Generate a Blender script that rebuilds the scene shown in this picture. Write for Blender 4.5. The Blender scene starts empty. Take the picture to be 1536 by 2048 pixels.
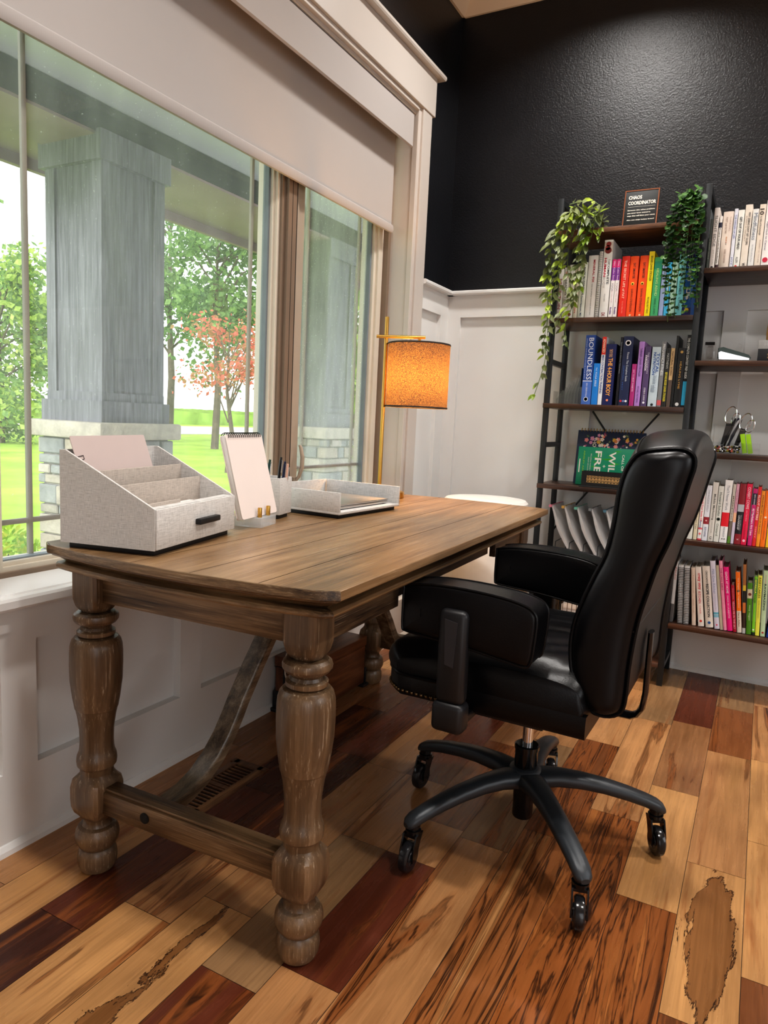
import bpy, bmesh, math, random
import numpy as np
from mathutils import Vector, Matrix, Euler
random.seed(7)
scn = bpy.context.scene
COL = scn.collection
PI = math.pi
R = math.radians

# ------------------------------------------------------------------ materials
def new_mat(name):
    m = bpy.data.materials.new(name); m.use_nodes = True
    nt = m.node_tree; nt.nodes.clear()
    out = nt.nodes.new('ShaderNodeOutputMaterial')
    return m, nt, out
def N(nt, t, **kw):
    n = nt.nodes.new(t)
    for k, v in kw.items():
        if hasattr(n, k): setattr(n, k, v)
    return n
def setin(n, **kw):
    for k, v in kw.items():
        n.inputs[k.replace('_', ' ')].default_value = v
def c4(c): return (c[0], c[1], c[2], 1.0)
def srgb(r, g, b):
    f = lambda v: (v/255/12.92) if v/255 <= .04045 else ((v/255+.055)/1.055)**2.4
    return (f(r), f(g), f(b))
def ramp(nt, stops):
    n = nt.nodes.new('ShaderNodeValToRGB'); e = n.color_ramp.elements
    while len(e) < len(stops): e.new(.5)
    for i, (p, c) in enumerate(stops): e[i].position = p; e[i].color = c4(c)
    return n
def coords(nt, scale=(1, 1, 1), kind='Object', rot=(0, 0, 0)):
    tc = N(nt, 'ShaderNodeTexCoord'); mp = N(nt, 'ShaderNodeMapping')
    nt.links.new(tc.outputs[kind], mp.inputs['Vector'])
    mp.inputs['Scale'].default_value = scale; mp.inputs['Rotation'].default_value = rot
    return mp
def noise(nt, mp, scale, detail=3, rough=.55, dist=0.0):
    n = N(nt, 'ShaderNodeTexNoise'); nt.links.new(mp.outputs['Vector'], n.inputs['Vector'])
    setin(n, Scale=scale, Detail=detail, Roughness=rough, Distortion=dist); return n
def bump(nt, src, strength, dist=.01):
    b = N(nt, 'ShaderNodeBump'); setin(b, Strength=strength, Distance=dist)
    nt.links.new(src, b.inputs['Height']); return b
def pmat(name, base, rough=.5, metal=0.0, var=.06, scale=12, bmp=0.0, bscale=120, spec=.5, coat=0.0, trans=0.0, sss=0.0, emit=None, bdist=.003):
    m, nt, out = new_mat(name)
    p = N(nt, 'ShaderNodeBsdfPrincipled')
    mp = coords(nt)
    n = noise(nt, mp, scale)
    lo = tuple(max(0, v*(1-var)) for v in base); hi = tuple(min(1, v*(1+var)) for v in base)
    r = ramp(nt, [(.3, lo), (.7, hi)])
    nt.links.new(n.outputs['Fac'], r.inputs['Fac']); nt.links.new(r.outputs['Color'], p.inputs['Base Color'])
    setin(p, Roughness=rough, Metallic=metal)
    p.inputs['Specular IOR Level'].default_value = spec
    if coat: p.inputs['Coat Weight'].default_value = coat; p.inputs['Coat Roughness'].default_value = .15
    if trans: p.inputs['Transmission Weight'].default_value = trans
    if bmp:
        n2 = noise(nt, mp, bscale, 4); b = bump(nt, n2.outputs['Fac'], bmp, bdist)
        nt.links.new(b.outputs['Normal'], p.inputs['Normal'])
    if emit: p.inputs['Emission Color'].default_value = c4(emit[0]); p.inputs['Emission Strength'].default_value = emit[1]
    nt.links.new(p.outputs['BSDF'], out.inputs['Surface'])
    return m
def wood(name, dark, mid, light, axis=1, rough=.45, stretch=14, scale=3.0, bmp=.25, wear=None, coat=0.0, spec=.5, cavity=0.0, ctr=.12):
    m, nt, out = new_mat(name)
    p = N(nt, 'ShaderNodeBsdfPrincipled')
    s = [stretch]*3; s[axis] = 1.0
    mp = coords(nt, tuple(s))
    n1 = noise(nt, mp, scale, 6, .62, .4)
    s2 = [stretch*6]*3; s2[axis] = 1.6
    mp2 = coords(nt, tuple(s2)); n2 = noise(nt, mp2, scale*1.6, 4, .7)
    mp3 = coords(nt, (1, 1, 1)); n3 = noise(nt, mp3, 2.2, 2)
    a = N(nt, 'ShaderNodeMath', operation='MULTIPLY_ADD'); a.inputs[1].default_value = .55
    nt.links.new(n1.outputs['Fac'], a.inputs[0])
    b = N(nt, 'ShaderNodeMath', operation='MULTIPLY'); b.inputs[1].default_value = .28
    nt.links.new(n2.outputs['Fac'], b.inputs[0]); nt.links.new(b.outputs[0], a.inputs[2])
    c = N(nt, 'ShaderNodeMath', operation='MULTIPLY_ADD'); c.inputs[1].default_value = .22
    nt.links.new(n3.outputs['Fac'], c.inputs[0]); nt.links.new(a.outputs[0], c.inputs[2])
    r = ramp(nt, [(.52-ctr, dark), (.52, mid), (.52+ctr, light)])
    nt.links.new(c.outputs[0], r.inputs['Fac'])
    colr = r.outputs['Color']
    if wear:
        th = ramp(nt, [(.60, (0, 0, 0)), (.70, (1, 1, 1))]); nt.links.new(n2.outputs['Fac'], th.inputs['Fac'])
        mx = N(nt, 'ShaderNodeMixRGB'); mx.inputs['Color2'].default_value = c4(wear)
        k = N(nt, 'ShaderNodeMath', operation='MULTIPLY'); k.inputs[1].default_value = .6
        nt.links.new(th.outputs['Color'], k.inputs[0]); nt.links.new(k.outputs[0], mx.inputs['Fac'])
        nt.links.new(colr, mx.inputs['Color1']); colr = mx.outputs['Color']
    if cavity:  # shade painted into recesses, raised edges lightened as highlight and wear
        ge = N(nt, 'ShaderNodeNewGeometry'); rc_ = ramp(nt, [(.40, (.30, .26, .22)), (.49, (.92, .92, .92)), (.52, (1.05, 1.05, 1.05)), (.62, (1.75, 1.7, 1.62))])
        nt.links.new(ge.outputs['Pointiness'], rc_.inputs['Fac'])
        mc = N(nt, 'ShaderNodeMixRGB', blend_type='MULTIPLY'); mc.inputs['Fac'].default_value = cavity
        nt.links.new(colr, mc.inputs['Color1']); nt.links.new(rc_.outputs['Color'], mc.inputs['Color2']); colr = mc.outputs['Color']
    nt.links.new(colr, p.inputs['Base Color'])
    setin(p, Roughness=rough); p.inputs['Specular IOR Level'].default_value = spec
    if coat: p.inputs['Coat Weight'].default_value = coat; p.inputs['Coat Roughness'].default_value = .2
    bm = bump(nt, n2.outputs['Fac'], bmp, .002); nt.links.new(bm.outputs['Normal'], p.inputs['Normal'])
    nt.links.new(p.outputs['BSDF'], out.inputs['Surface'])
    return m
def linen(name, base, k=1.0):
    m, nt, out = new_mat(name)
    p = N(nt, 'ShaderNodeBsdfPrincipled')
    outs = []
    for s in ((50, 50, 900), (900, 900, 60)):
        mp = coords(nt, s); n = noise(nt, mp, 1.0, 3, .6); outs.append(n.outputs['Fac'])
    a = N(nt, 'ShaderNodeMath', operation='ADD'); nt.links.new(outs[0], a.inputs[0]); nt.links.new(outs[1], a.inputs[1])
    h = N(nt, 'ShaderNodeMath', operation='MULTIPLY'); h.inputs[1].default_value = .5; nt.links.new(a.outputs[0], h.inputs[0])
    d = tuple(v*.66 for v in base); l = tuple(min(1, v*1.2) for v in base)
    r = ramp(nt, [(.34, d), (.5, base), (.66, l)]); nt.links.new(h.outputs[0], r.inputs['Fac'])
    nt.links.new(r.outputs['Color'], p.inputs['Base Color']); setin(p, Roughness=.9)
    p.inputs['Specular IOR Level'].default_value = .15
    b = bump(nt, h.outputs[0], .4, .0015); nt.links.new(b.outputs['Normal'], p.inputs['Normal'])
    nt.links.new(p.outputs['BSDF'], out.inputs['Surface']); return m
def clear(name, tint=(.95, .97, .97), gloss=.12, dust_haze=0.0):
    """thin clear sheet: transparent with a view-angle dependent mirror layer, optional film of dusty specks and painted haze"""
    m, nt, out = new_mat(name)
    t = N(nt, 'ShaderNodeBsdfTransparent'); t.inputs['Color'].default_value = c4(tint)
    g = N(nt, 'ShaderNodeBsdfGlossy'); g.inputs['Roughness'].default_value = .02
    lw = N(nt, 'ShaderNodeLayerWeight'); lw.inputs['Blend'].default_value = .25
    mu = N(nt, 'ShaderNodeMath', operation='MULTIPLY_ADD'); mu.inputs[1].default_value = .5; mu.inputs[2].default_value = gloss*.25
    nt.links.new(lw.outputs['Fresnel'], mu.inputs[0])
    mn = N(nt, 'ShaderNodeMath', operation='MINIMUM'); mn.inputs[1].default_value = gloss*2.2; nt.links.new(mu.outputs[0], mn.inputs[0])
    mix = N(nt, 'ShaderNodeMixShader')
    nt.links.new(mn.outputs[0], mix.inputs['Fac']); nt.links.new(t.outputs[0], mix.inputs[1]); nt.links.new(g.outputs[0], mix.inputs[2])
    last = mix.outputs[0]
    if dust_haze:  # speckled film, with a whitish haze veil painted over the view
        mp = coords(nt); n1 = noise(nt, mp, 160, 2, .5); r1 = ramp(nt, [(.66, (0, 0, 0)), (.74, (1, 1, 1))]); nt.links.new(n1.outputs['Fac'], r1.inputs['Fac'])
        mp2 = coords(nt, (1, 1, .25), rot=(.5, 0, 0)); n2 = noise(nt, mp2, 7, 5, .7); r2 = ramp(nt, [(.3, (.42, .42, .42)), (.75, (.85, .85, .85))]); nt.links.new(n2.outputs['Fac'], r2.inputs['Fac'])
        ad = N(nt, 'ShaderNodeMath', operation='MULTIPLY_ADD'); ad.inputs[1].default_value = .35
        nt.links.new(r1.outputs['Color'], ad.inputs[0]); 
        k2 = N(nt, 'ShaderNodeMath', operation='MULTIPLY'); k2.inputs[1].default_value = .55; nt.links.new(r2.outputs['Color'], k2.inputs[0])
        nt.links.new(k2.outputs[0], ad.inputs[2])
        kk = N(nt, 'ShaderNodeMath', operation='MULTIPLY'); kk.inputs[1].default_value = dust_haze; nt.links.new(ad.outputs[0], kk.inputs[0])
        df = N(nt, 'ShaderNodeBsdfTranslucent'); df.inputs['Color'].default_value = (.90, .91, .93, 1)
        mx2 = N(nt, 'ShaderNodeMixShader'); nt.links.new(kk.outputs[0], mx2.inputs['Fac']); nt.links.new(last, mx2.inputs[1]); nt.links.new(df.outputs[0], mx2.inputs[2]); last = mx2.outputs[0]
    nt.links.new(last, out.inputs['Surface']); return m
def leafmat(name, c1, c2, trans=.35, rough=.45):
    m, nt, out = new_mat(name)
    mp = coords(nt); n = noise(nt, mp, 9, 3, .6); r = ramp(nt, [(.32, c1), (.68, c2)])
    nt.links.new(n.outputs['Fac'], r.inputs['Fac'])
    d = N(nt, 'ShaderNodeBsdfPrincipled'); setin(d, Roughness=rough); d.inputs['Specular IOR Level'].default_value = .4
    t = N(nt, 'ShaderNodeBsdfTranslucent'); mx = N(nt, 'ShaderNodeMixShader'); mx.inputs['Fac'].default_value = trans
    nt.links.new(r.outputs['Color'], d.inputs['Base Color']); nt.links.new(r.outputs['Color'], t.inputs['Color'])
    nt.links.new(d.outputs[0], mx.inputs[1]); nt.links.new(t.outputs[0], mx.inputs[2])
    nt.links.new(mx.outputs[0], out.inputs['Surface']); return m
_cm = {}
def cmat(c, rough=.5, metal=0.0):
    """plain printed colour given as 0-255 sRGB"""
    k = (tuple(c), rough, metal)
    if k not in _cm: _cm[k] = pmat('print_%d_%d_%d' % tuple(c), srgb(*c), rough, metal, .05, 30)
    return _cm[k]

# ------------------------------------------------------------------ mesh builder
class MB:
    def __init__(s): s.v = []; s.f = []; s.m = []; s.sm = []; s.mi = 0
    def mat(s, i): s.mi = i; return s
    def add(s, vs, fs, smooth=True, M=None):
        o = len(s.v)
        if M is not None: vs = [M @ Vector(p) for p in vs]
        s.v += [tuple(p) for p in vs]
        for f in fs: s.f.append([i+o for i in f]); s.m.append(s.mi); s.sm.append(smooth)
        return s
    def quad(s, a, b, c, d): return s.add([a, b, c, d], [(0, 1, 2, 3)])
    def box(s, x0, x1, y0, y1, z0, z1, M=None):
        vs = [(x, y, z) for x in (x0, x1) for y in (y0, y1) for z in (z0, z1)]
        return s.add(vs, [(0, 1, 3, 2), (4, 6, 7, 5), (0, 4, 5, 1), (2, 3, 7, 6), (0, 2, 6, 4), (1, 5, 7, 3)], True, M)
    def bm(s, b, M=None):
        b.verts.ensure_lookup_table(); b.verts.index_update()
        s.add([v.co.copy() for v in b.verts], [[v.index for v in f.verts] for f in b.faces], True, M); b.free(); return s
    def rbox(s, x0, x1, y0, y1, z0, z1, r=.003, seg=2, M=None):
        b = bmesh.new(); bmesh.ops.create_cube(b, size=1)
        for v in b.verts:
            v.co = Vector(((x0+x1)/2+v.co.x*(x1-x0), (y0+y1)/2+v.co.y*(y1-y0), (z0+z1)/2+v.co.z*(z1-z0)))
        bmesh.ops.bevel(b, geom=b.edges[:], offset=r, segments=seg, profile=.5, affect='EDGES')
        return s.bm(b, M)
    def lathe(s, prof, n=24, M=None, cap=True, sq=None):
        vs = []; fs = []
        for i, (r, z) in enumerate(prof):
            for k in range(n):
                a = 2*PI*k/n; rr = r
                if sq and sq[i] > 0:
                    q = 1/max(abs(math.cos(a)), abs(math.sin(a))); q = min(q, 1.30); rr = r*((1-sq[i])+sq[i]*q)
                vs.append((rr*math.cos(a), rr*math.sin(a), z))
        for i in range(len(prof)-1):
            for k in range(n): fs.append((i*n+k, i*n+(k+1) % n, (i+1)*n+(k+1) % n, (i+1)*n+k))
        if cap: fs.append(list(range(n-1, -1, -1))); fs.append([(len(prof)-1)*n+k for k in range(n)])
        return s.add(vs, fs, True, M)
    def cyl(s, p0, p1, r, n=12, r1=None): return s.tube([p0, p1], [r, r if r1 is None else r1], n)
    def tube(s, pts, r, n=8, cap=True, flat=1.0, closed=False, up=None):
        pts = [Vector(p) for p in pts]; k = len(pts)
        rs = r if isinstance(r, (list, tuple)) else [r]*k
        vs = []; fs = []; prev = None
        for i, p in enumerate(pts):
            if closed: t = pts[(i+1) % k]-pts[i-1]
            else: t = pts[min(i+1, k-1)]-pts[max(i-1, 0)]
            t.normalize()
            if prev is None:
                ref = Vector(up) if up else (Vector((0, 0, 1)) if abs(t.z) < .9 else Vector((1, 0, 0)))
                u = t.cross(ref).normalized()
            else:
                u = prev-t*prev.dot(t)
                u = u.normalized() if u.length > 1e-6 else t.orthogonal().normalized()
            prev = u; w = t.cross(u)
            for j in range(n):
                a = 2*PI*j/n; vs.append(p+u*(rs[i]*math.cos(a))+w*(rs[i]*flat*math.sin(a)))
        rng = k if closed else k-1
        for i in range(rng):
            i2 = (i+1) % k
            for j in range(n): fs.append((i*n+j, i2*n+j, i2*n+(j+1) % n, i*n+(j+1) % n)[::-1])
        if cap and not closed: fs.append([j for j in range(n)]); fs.append([(k-1)*n+j for j in range(n)][::-1])
        return s.add(vs, fs)
    def prism(s, poly, axis, a0, a1, M=None):
        """poly: 2-D points; axis the extrusion axis ('x': poly=(y,z), 'y': poly=(x,z), 'z': poly=(x,y))"""
        def P(p, t): return {'x': (t, p[0], p[1]), 'y': (p[0], t, p[1]), 'z': (p[0], p[1], t)}[axis]
        n = len(poly); vs = [P(p, a0) for p in poly]+[P(p, a1) for p in poly]
        fs = [(i, (i+1) % n, n+(i+1) % n, n+i) for i in range(n)]+[list(range(n-1, -1, -1)), list(range(n, 2*n))]
        return s.add(vs, fs, True, M)
    def sphere(s, c, r, n=10, sz=1.0):
        prof = [(max(1e-4, r*math.sin(PI*i/n)), -r*sz*math.cos(PI*i/n)) for i in range(n+1)]
        return s.lathe(prof, n+2, Matrix.Translation(c))
    def grid(s, rows, closed_u=False):
        nu = len(rows[0]); vs = [p for r in rows for p in r]; fs = []
        for i in range(len(rows)-1):
            for j in range(nu if closed_u else nu-1):
                fs.append((i*nu+j, i*nu+(j+1) % nu, (i+1)*nu+(j+1) % nu, (i+1)*nu+j))
        return s.add(vs, fs)
    def build(s, name, mats, parent=None, loc=None, rot=None, angle=35, recalc=True, smooth=True):
        me = bpy.data.meshes.new(name); me.from_pydata(s.v, [], s.f); 
        for m in (mats if isinstance(mats, (list, tuple)) else [mats]): me.materials.append(m)
        me.polygons.foreach_set('material_index', s.m)
        if recalc and len(s.f) < 20000:
            b = bmesh.new(); b.from_mesh(me); bmesh.ops.recalc_face_normals(b, faces=b.faces[:]); b.to_mesh(me); b.free()
        if smooth and not name.startswith(('trim_', 'baseboard')):
            me.shade_smooth(); me.set_sharp_from_angle(angle=R(angle))
        me.update()
        o = bpy.data.objects.new(name, me); COL.objects.link(o)
        if parent: o.parent = parent
        if loc: o.location = loc
        if rot: o.rotation_euler = rot
        return o
def tag(o, label, cat, group=None, kind=None):
    o['label'] = label; o['category'] = cat
    if group: o['group'] = group
    if kind: o['kind'] = kind
    return o
def thing(name, label, cat, loc=(0, 0, 0), rz=0.0, group=None, rot=None):
    o = bpy.data.objects.new(name, None); COL.objects.link(o); o.empty_display_size = .05
    o.location = loc; o.rotation_euler = rot if rot else (0, 0, rz)
    return tag(o, label, cat, group)
def struct(o): o['kind'] = 'structure'; return o
_tx = {}
def text_data(s, bold=0.0):
    k = (s, bold)
    if k in _tx: return _tx[k]
    cu = bpy.data.curves.new('txt', 'FONT'); cu.body = s; cu.size = 1; cu.resolution_u = 2; cu.offset = bold
    cu.align_x = 'CENTER'; cu.align_y = 'CENTER'
    ob = bpy.data.objects.new('txt', cu); COL.objects.link(ob)
    dg = bpy.context.evaluated_depsgraph_get(); dg.update()
    me = bpy.data.meshes.new_from_object(ob.evaluated_get(dg))
    vs = [v.co.copy() for v in me.vertices]; fs = [list(p.vertices) for p in me.polygons]
    bpy.data.objects.remove(ob); bpy.data.curves.remove(cu); bpy.data.meshes.remove(me)
    if vs:
        xs = [v.x for v in vs]; ys = [v.y for v in vs]; cx = (min(xs)+max(xs))/2; cy = (min(ys)+max(ys))/2
        for v in vs: v.x -= cx; v.y -= cy
        W = max(xs)-min(xs); H = max(ys)-min(ys)
    else: W = H = 1
    _tx[k] = (vs, fs, W, H); return _tx[k]
def put_text(mb, s, origin, ex, ey, length=None, height=None, bold=0.0):
    """flat lettering centred on origin, running along ex with letter-tops towards ey"""
    vs, fs, W, H = text_data(s, bold)
    if not vs: return
    sx = length/W if length else height/H
    sy = height/H if height else sx
    ex = Vector(ex); ey = Vector(ey); o = Vector(origin)
    mb.add([o+ex*(v.x*sx)+ey*(v.y*sy) for v in vs], fs, False)

# ------------------------------------------------------------------ shared materials
M_white = pmat('white_paint', srgb(224, 223, 221), .42, 0, .02, 3, .06, 90)
M_jamb = pmat('jamb_paint', srgb(196, 188, 181), .4, 0, .02, 3)
M_ceil = pmat('ceiling_paint', srgb(225, 205, 180), .7, 0, .02, 3)
M_black = pmat('black_textured_paint', (.0068, .0076, .0105), .38, 0, .2, 6, .6, 150, .55, bdist=.003)
M_shade = pmat('shade_fabric', srgb(176, 170, 167), .85, 0, .02, 3, .1, 900)
M_frame = pmat('window_tan', srgb(172, 158, 142), .45, 0, .05, 6)
M_frame_dk = pmat('window_taupe', srgb(128, 110, 94), .5, 0, .05, 6)
M_cream = pmat('window_cream', srgb(212, 203, 188), .4, 0, .03, 6)
M_grille = pmat('window_grille', srgb(150, 143, 130), .5, 0, .04, 6)
M_glass = clear('window_glass', (.96, .97, .97), .10, .40)
M_glass2 = clear('screened_glass', (.92, .94, .94), .10, 1.0)
M_desk = wood('desk_top_wood', srgb(76, 57, 40), srgb(130, 101, 70), srgb(164, 133, 98), 1, .30, 14, 2.0, .2, srgb(176, 156, 130), .0, ctr=.16)
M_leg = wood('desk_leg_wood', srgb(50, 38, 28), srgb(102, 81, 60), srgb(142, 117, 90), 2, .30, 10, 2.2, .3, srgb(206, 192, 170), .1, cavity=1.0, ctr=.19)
M_rail = wood('desk_rail_wood', srgb(46, 33, 24), srgb(102, 79, 55), srgb(150, 122, 90), 0, .32, 14, 2.6, .35, srgb(165, 150, 130))
M_deskb = wood('desk_brace_wood', srgb(58, 46, 36), srgb(104, 88, 70), srgb(146, 128, 106), 1, .24, 14, 2.6, .2)
M_dark = pmat('dark_gap', (.008, .006, .005), .8)
M_leather = pmat('black_leather', (.0035, .0035, .0045), .33, 0, .2, 9, .18, 260, .30, bdist=.0015)
M_leath2 = pmat('black_leather_panel', (.0028, .0028, .004), .36, 0, .2, 6, .05, 300, .34, bdist=.001)
M_plastic = pmat('black_plastic', (.012, .012, .014), .42, 0, .1, 8, .05, 500)
M_powder = pmat('powder_coated_metal', (.034, .040, .047), .36, .2, .1, 8, .12, 900, .6)
M_gloss = pmat('gloss_black', (.006, .006, .007), .12, 0, .1, 8)
M_chrome = pmat('chrome', (.75, .75, .77), .16, 1, .04, 8)
M_brassn = pmat('antique_brass_nail', srgb(112, 94, 68), .28, 1, .1, 50)
M_brass = pmat('brushed_brass', srgb(214, 172, 92), .30, 1, .05, 20)
M_linen = linen('grey_linen', srgb(206, 203, 200))
M_linen_in = linen('linen_inside', srgb(184, 174, 165))
M_blackfoot = pmat('black_foot', (.012, .012, .013), .5)
M_paper = pmat('paper', srgb(228, 222, 218), .7, 0, .03, 4)
M_paper2 = pmat('paper_pinkish', srgb(192, 176, 172), .7, 0, .03, 4)
M_pages = pmat('book_pages', srgb(214, 205, 188), .8, 0, .12, 300)
M_acryl = clear('clear_acrylic', (.985, .99, .992), .16)
M_smetal = pmat('shelf_metal', (.030, .034, .038), .38, .3, .1, 8, .05, 400)
M_swood = wood('shelf_wood', srgb(38, 25, 20), srgb(66, 43, 33), srgb(96, 64, 46), 0, .35, 14, 2.2, .2)
M_swedge = wood('shelf_edge_wood', srgb(64, 40, 28), srgb(104, 68, 46), srgb(140, 96, 66), 0, .45, 10, 6, .3)
def acrylic_block():
    m, nt, out = new_mat('acrylic_block')
    mp = coords(nt); n = noise(nt, mp, 40, 2); r = ramp(nt, [(.3, (.9, .93, .94)), (.7, (.98, .99, 1))]); nt.links.new(n.outputs['Fac'], r.inputs['Fac'])
    t = N(nt, 'ShaderNodeBsdfTransparent'); t.inputs['Color'].default_value = (.99, .99, .99, 1)
    d = N(nt, 'ShaderNodeBsdfPrincipled'); nt.links.new(r.outputs['Color'], d.inputs['Base Color']); setin(d, Roughness=.06)
    mx = N(nt, 'ShaderNodeMixShader'); mx.inputs['Fac'].default_value = .34
    nt.links.new(t.outputs[0], mx.inputs[1]); nt.links.new(d.outputs[0], mx.inputs[2]); nt.links.new(mx.outputs[0], out.inputs['Surface']); return m
M_acryl2 = acrylic_block()
M_pad = pmat('pad_cover', srgb(230, 217, 211), .7, 0, .03, 4)
M_silver = pmat('laptop_aluminium', (.62, .60, .58), .32, 1, .03, 10)
M_cane = pmat('cane_webbing', srgb(222, 180, 120), .6, 0, .1, 60)

LAMP_W, SKY, SUN, CEIL, REAR_FILL, SIDE, EXPO, LOOK = 15, 2.2, 3.0, 19, 26, 36, -.05, 'Medium High Contrast'
# ------------------------------------------------------------------ camera (room axes: window wall x=0, shelf wall y=3.41, floor z=0)
Fpx = 1415.43186; yaw, pit, rol = -0.48683271, 0.13003781, 0.04787209
fwd = Vector((math.sin(yaw)*math.cos(pit), math.cos(yaw)*math.cos(pit), -math.sin(pit)))
rgt = Vector((math.cos(yaw), -math.sin(yaw), 0)); up = rgt.cross(fwd)
r2 = rgt*math.cos(rol)+up*math.sin(rol); u2 = -rgt*math.sin(rol)+up*math.cos(rol)
cd = bpy.data.cameras.new('camera'); cam = bpy.data.objects.new('camera', cd); COL.objects.link(cam)
CAM = Vector((1.48, 0, 1.06))
cam.matrix_world = Matrix(((r2.x, u2.x, -fwd.x, CAM.x), (r2.y, u2.y, -fwd.y, CAM.y), (r2.z, u2.z, -fwd.z, CAM.z), (0, 0, 0, 1)))
cd.sensor_fit = 'HORIZONTAL'; cd.sensor_width = 36; cd.lens = Fpx/1536*36; cd.clip_start = .02; cd.clip_end = 600
scn.camera = cam

# ------------------------------------------------------------------ floor: planks running along y, each with its own tone
XS = [-.0313+.1315*k for k in range(-2, 34)]
def floor_material():
    m, nt, out = new_mat('plank_floor')
    p = N(nt, 'ShaderNodeBsdfPrincipled')
    at = N(nt, 'ShaderNodeAttribute'); at.attribute_name = 'tone'
    a2 = N(nt, 'ShaderNodeAttribute'); a2.attribute_name = 'kind'
    sp = N(nt, 'ShaderNodeSeparateColor'); nt.links.new(a2.outputs['Color'], sp.inputs['Color'])   # R streak amount, G seed, B figure
    tc = N(nt, 'ShaderNodeTexCoord')
    off = N(nt, 'ShaderNodeCombineXYZ')
    sm = N(nt, 'ShaderNodeMath', operation='MULTIPLY'); sm.inputs[1].default_value = 37.0
    nt.links.new(sp.outputs['Green'], sm.inputs[0])
    for ax in 'XYZ': nt.links.new(sm.outputs[0], off.inputs[ax])
    va = N(nt, 'ShaderNodeVectorMath', operation='ADD'); nt.links.new(tc.outputs['Object'], va.inputs[0]); nt.links.new(off.outputs[0], va.inputs[1])
    def mapn(s, sc, det, ro, di):
        mp = N(nt, 'ShaderNodeMapping'); mp.inputs['Scale'].default_value = s; nt.links.new(va.outputs[0], mp.inputs['Vector'])
        return noise(nt, mp, sc, det, ro, di)
    g1 = mapn((14, 1.3, 1), 2.0, 5, .6, .6)          # broad grain
    g2 = mapn((120, 3, 1), 1.5, 3, .6, 0)            # fine pores
    g3 = mapn((15, .95, 1), 1.25, 5, .56, .9)       # dark heartwood streaks
    g4 = mapn((3, 3, 1), 1.2, 2, .5, 0)              # cloudiness
    # brightness modulation
    r1 = ramp(nt, [(.25, (.66, .62, .58)), (.5, (1, 1, 1)), (.75, (1.22, 1.2, 1.14))]); nt.links.new(g1.outputs['Fac'], r1.inputs['Fac'])
    m1 = N(nt, 'ShaderNodeMixRGB', blend_type='MULTIPLY'); m1.inputs['Fac'].default_value = .75
    nt.links.new(at.outputs['Color'], m1.inputs['Color1']); nt.links.new(r1.outputs['Color'], m1.inputs['Color2'])
    r2_ = ramp(nt, [(.35, (.72, .70, .68)), (.6, (1.05, 1.05, 1.05))]); nt.links.new(g2.outputs['Fac'], r2_.inputs['Fac'])
    m2 = N(nt, 'ShaderNodeMixRGB', blend_type='MULTIPLY'); m2.inputs['Fac'].default_value = .5
    nt.links.new(m1.outputs['Color'], m2.inputs['Color1']); nt.links.new(r2_.outputs['Color'], m2.inputs['Color2'])
    r4 = ramp(nt, [(.3, (.8, .78, .76)), (.7, (1.12, 1.12, 1.1))]); nt.links.new(g4.outputs['Fac'], r4.inputs['Fac'])
    m4 = N(nt, 'ShaderNodeMixRGB', blend_type='MULTIPLY'); m4.inputs['Fac'].default_value = .8
    nt.links.new(m2.outputs['Color'], m4.inputs['Color1']); nt.links.new(r4.outputs['Color'], m4.inputs['Color2'])
    # streak mask: noise + amount > threshold, in two bands (brown heartwood, black veins)
    ad = N(nt, 'ShaderNodeMath', operation='MULTIPLY_ADD'); ad.inputs[1].default_value = .42
    nt.links.new(sp.outputs['Red'], ad.inputs[0]); nt.links.new(g3.outputs['Fac'], ad.inputs[2])
    rb = ramp(nt, [(.60, (0, 0, 0)), (.74, (1, 1, 1))]); nt.links.new(ad.outputs[0], rb.inputs['Fac'])
    mb_ = N(nt, 'ShaderNodeMixRGB'); mb_.inputs['Color2'].default_value = c4(srgb(104, 58, 30))
    kb = N(nt, 'ShaderNodeMath', operation='MULTIPLY'); kb.inputs[1].default_value = .85; nt.links.new(rb.outputs['Color'], kb.inputs[0])
    mulc = N(nt, 'ShaderNodeMixRGB', blend_type='MULTIPLY'); mulc.inputs['Fac'].default_value = .8
    mulc.inputs['Color1'].default_value = c4(srgb(140, 82, 42)); nt.links.new(r1.outputs['Color'], mulc.inputs['Color2'])
    nt.links.new(mulc.outputs['Color'], mb_.inputs['Color2'])
    nt.links.new(kb.outputs[0], mb_.inputs['Fac']); nt.links.new(m4.outputs['Color'], mb_.inputs['Color1'])
    rk = ramp(nt, [(.64, (0, 0, 0)), (.665, (.55, .55, .55)), (.69, (.12, .12, .12)), (.74, (.0, .0, .0)), (.770, (.9, .9, .9)), (.795, (.15, .15, .15)), (.84, (.0, .0, .0)), (.87, (.95, .95, .95)), (.90, (.2, .2, .2)), (.95, (.3, .3, .3))]); nt.links.new(ad.outputs[0], rk.inputs['Fac'])
    mk = N(nt, 'ShaderNodeMixRGB'); mk.inputs['Color2'].default_value = c4(srgb(34, 20, 14))
    kk = N(nt, 'ShaderNodeMath', operation='MULTIPLY'); nt.links.new(rk.outputs['Color'], kk.inputs[0])
    has = N(nt, 'ShaderNodeMath', operation='GREATER_THAN'); has.inputs[1].default_value = .01; nt.links.new(sp.outputs['Red'], has.inputs[0]); nt.links.new(has.outputs[0], kk.inputs[1])
    nt.links.new(kk.outputs[0], mk.inputs['Fac']); nt.links.new(mb_.outputs['Color'], mk.inputs['Color1'])
    # torn heartwood patch with a black outline, only on boards flagged in the blue channel
    a3 = N(nt, 'ShaderNodeAttribute'); a3.attribute_name = 'place'
    s3 = N(nt, 'ShaderNodeSeparateColor'); nt.links.new(a3.outputs['Color'], s3.inputs['Color'])
    g5 = mapn((10, 2.6, 1), 1.5, 9, .7, .8)
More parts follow.
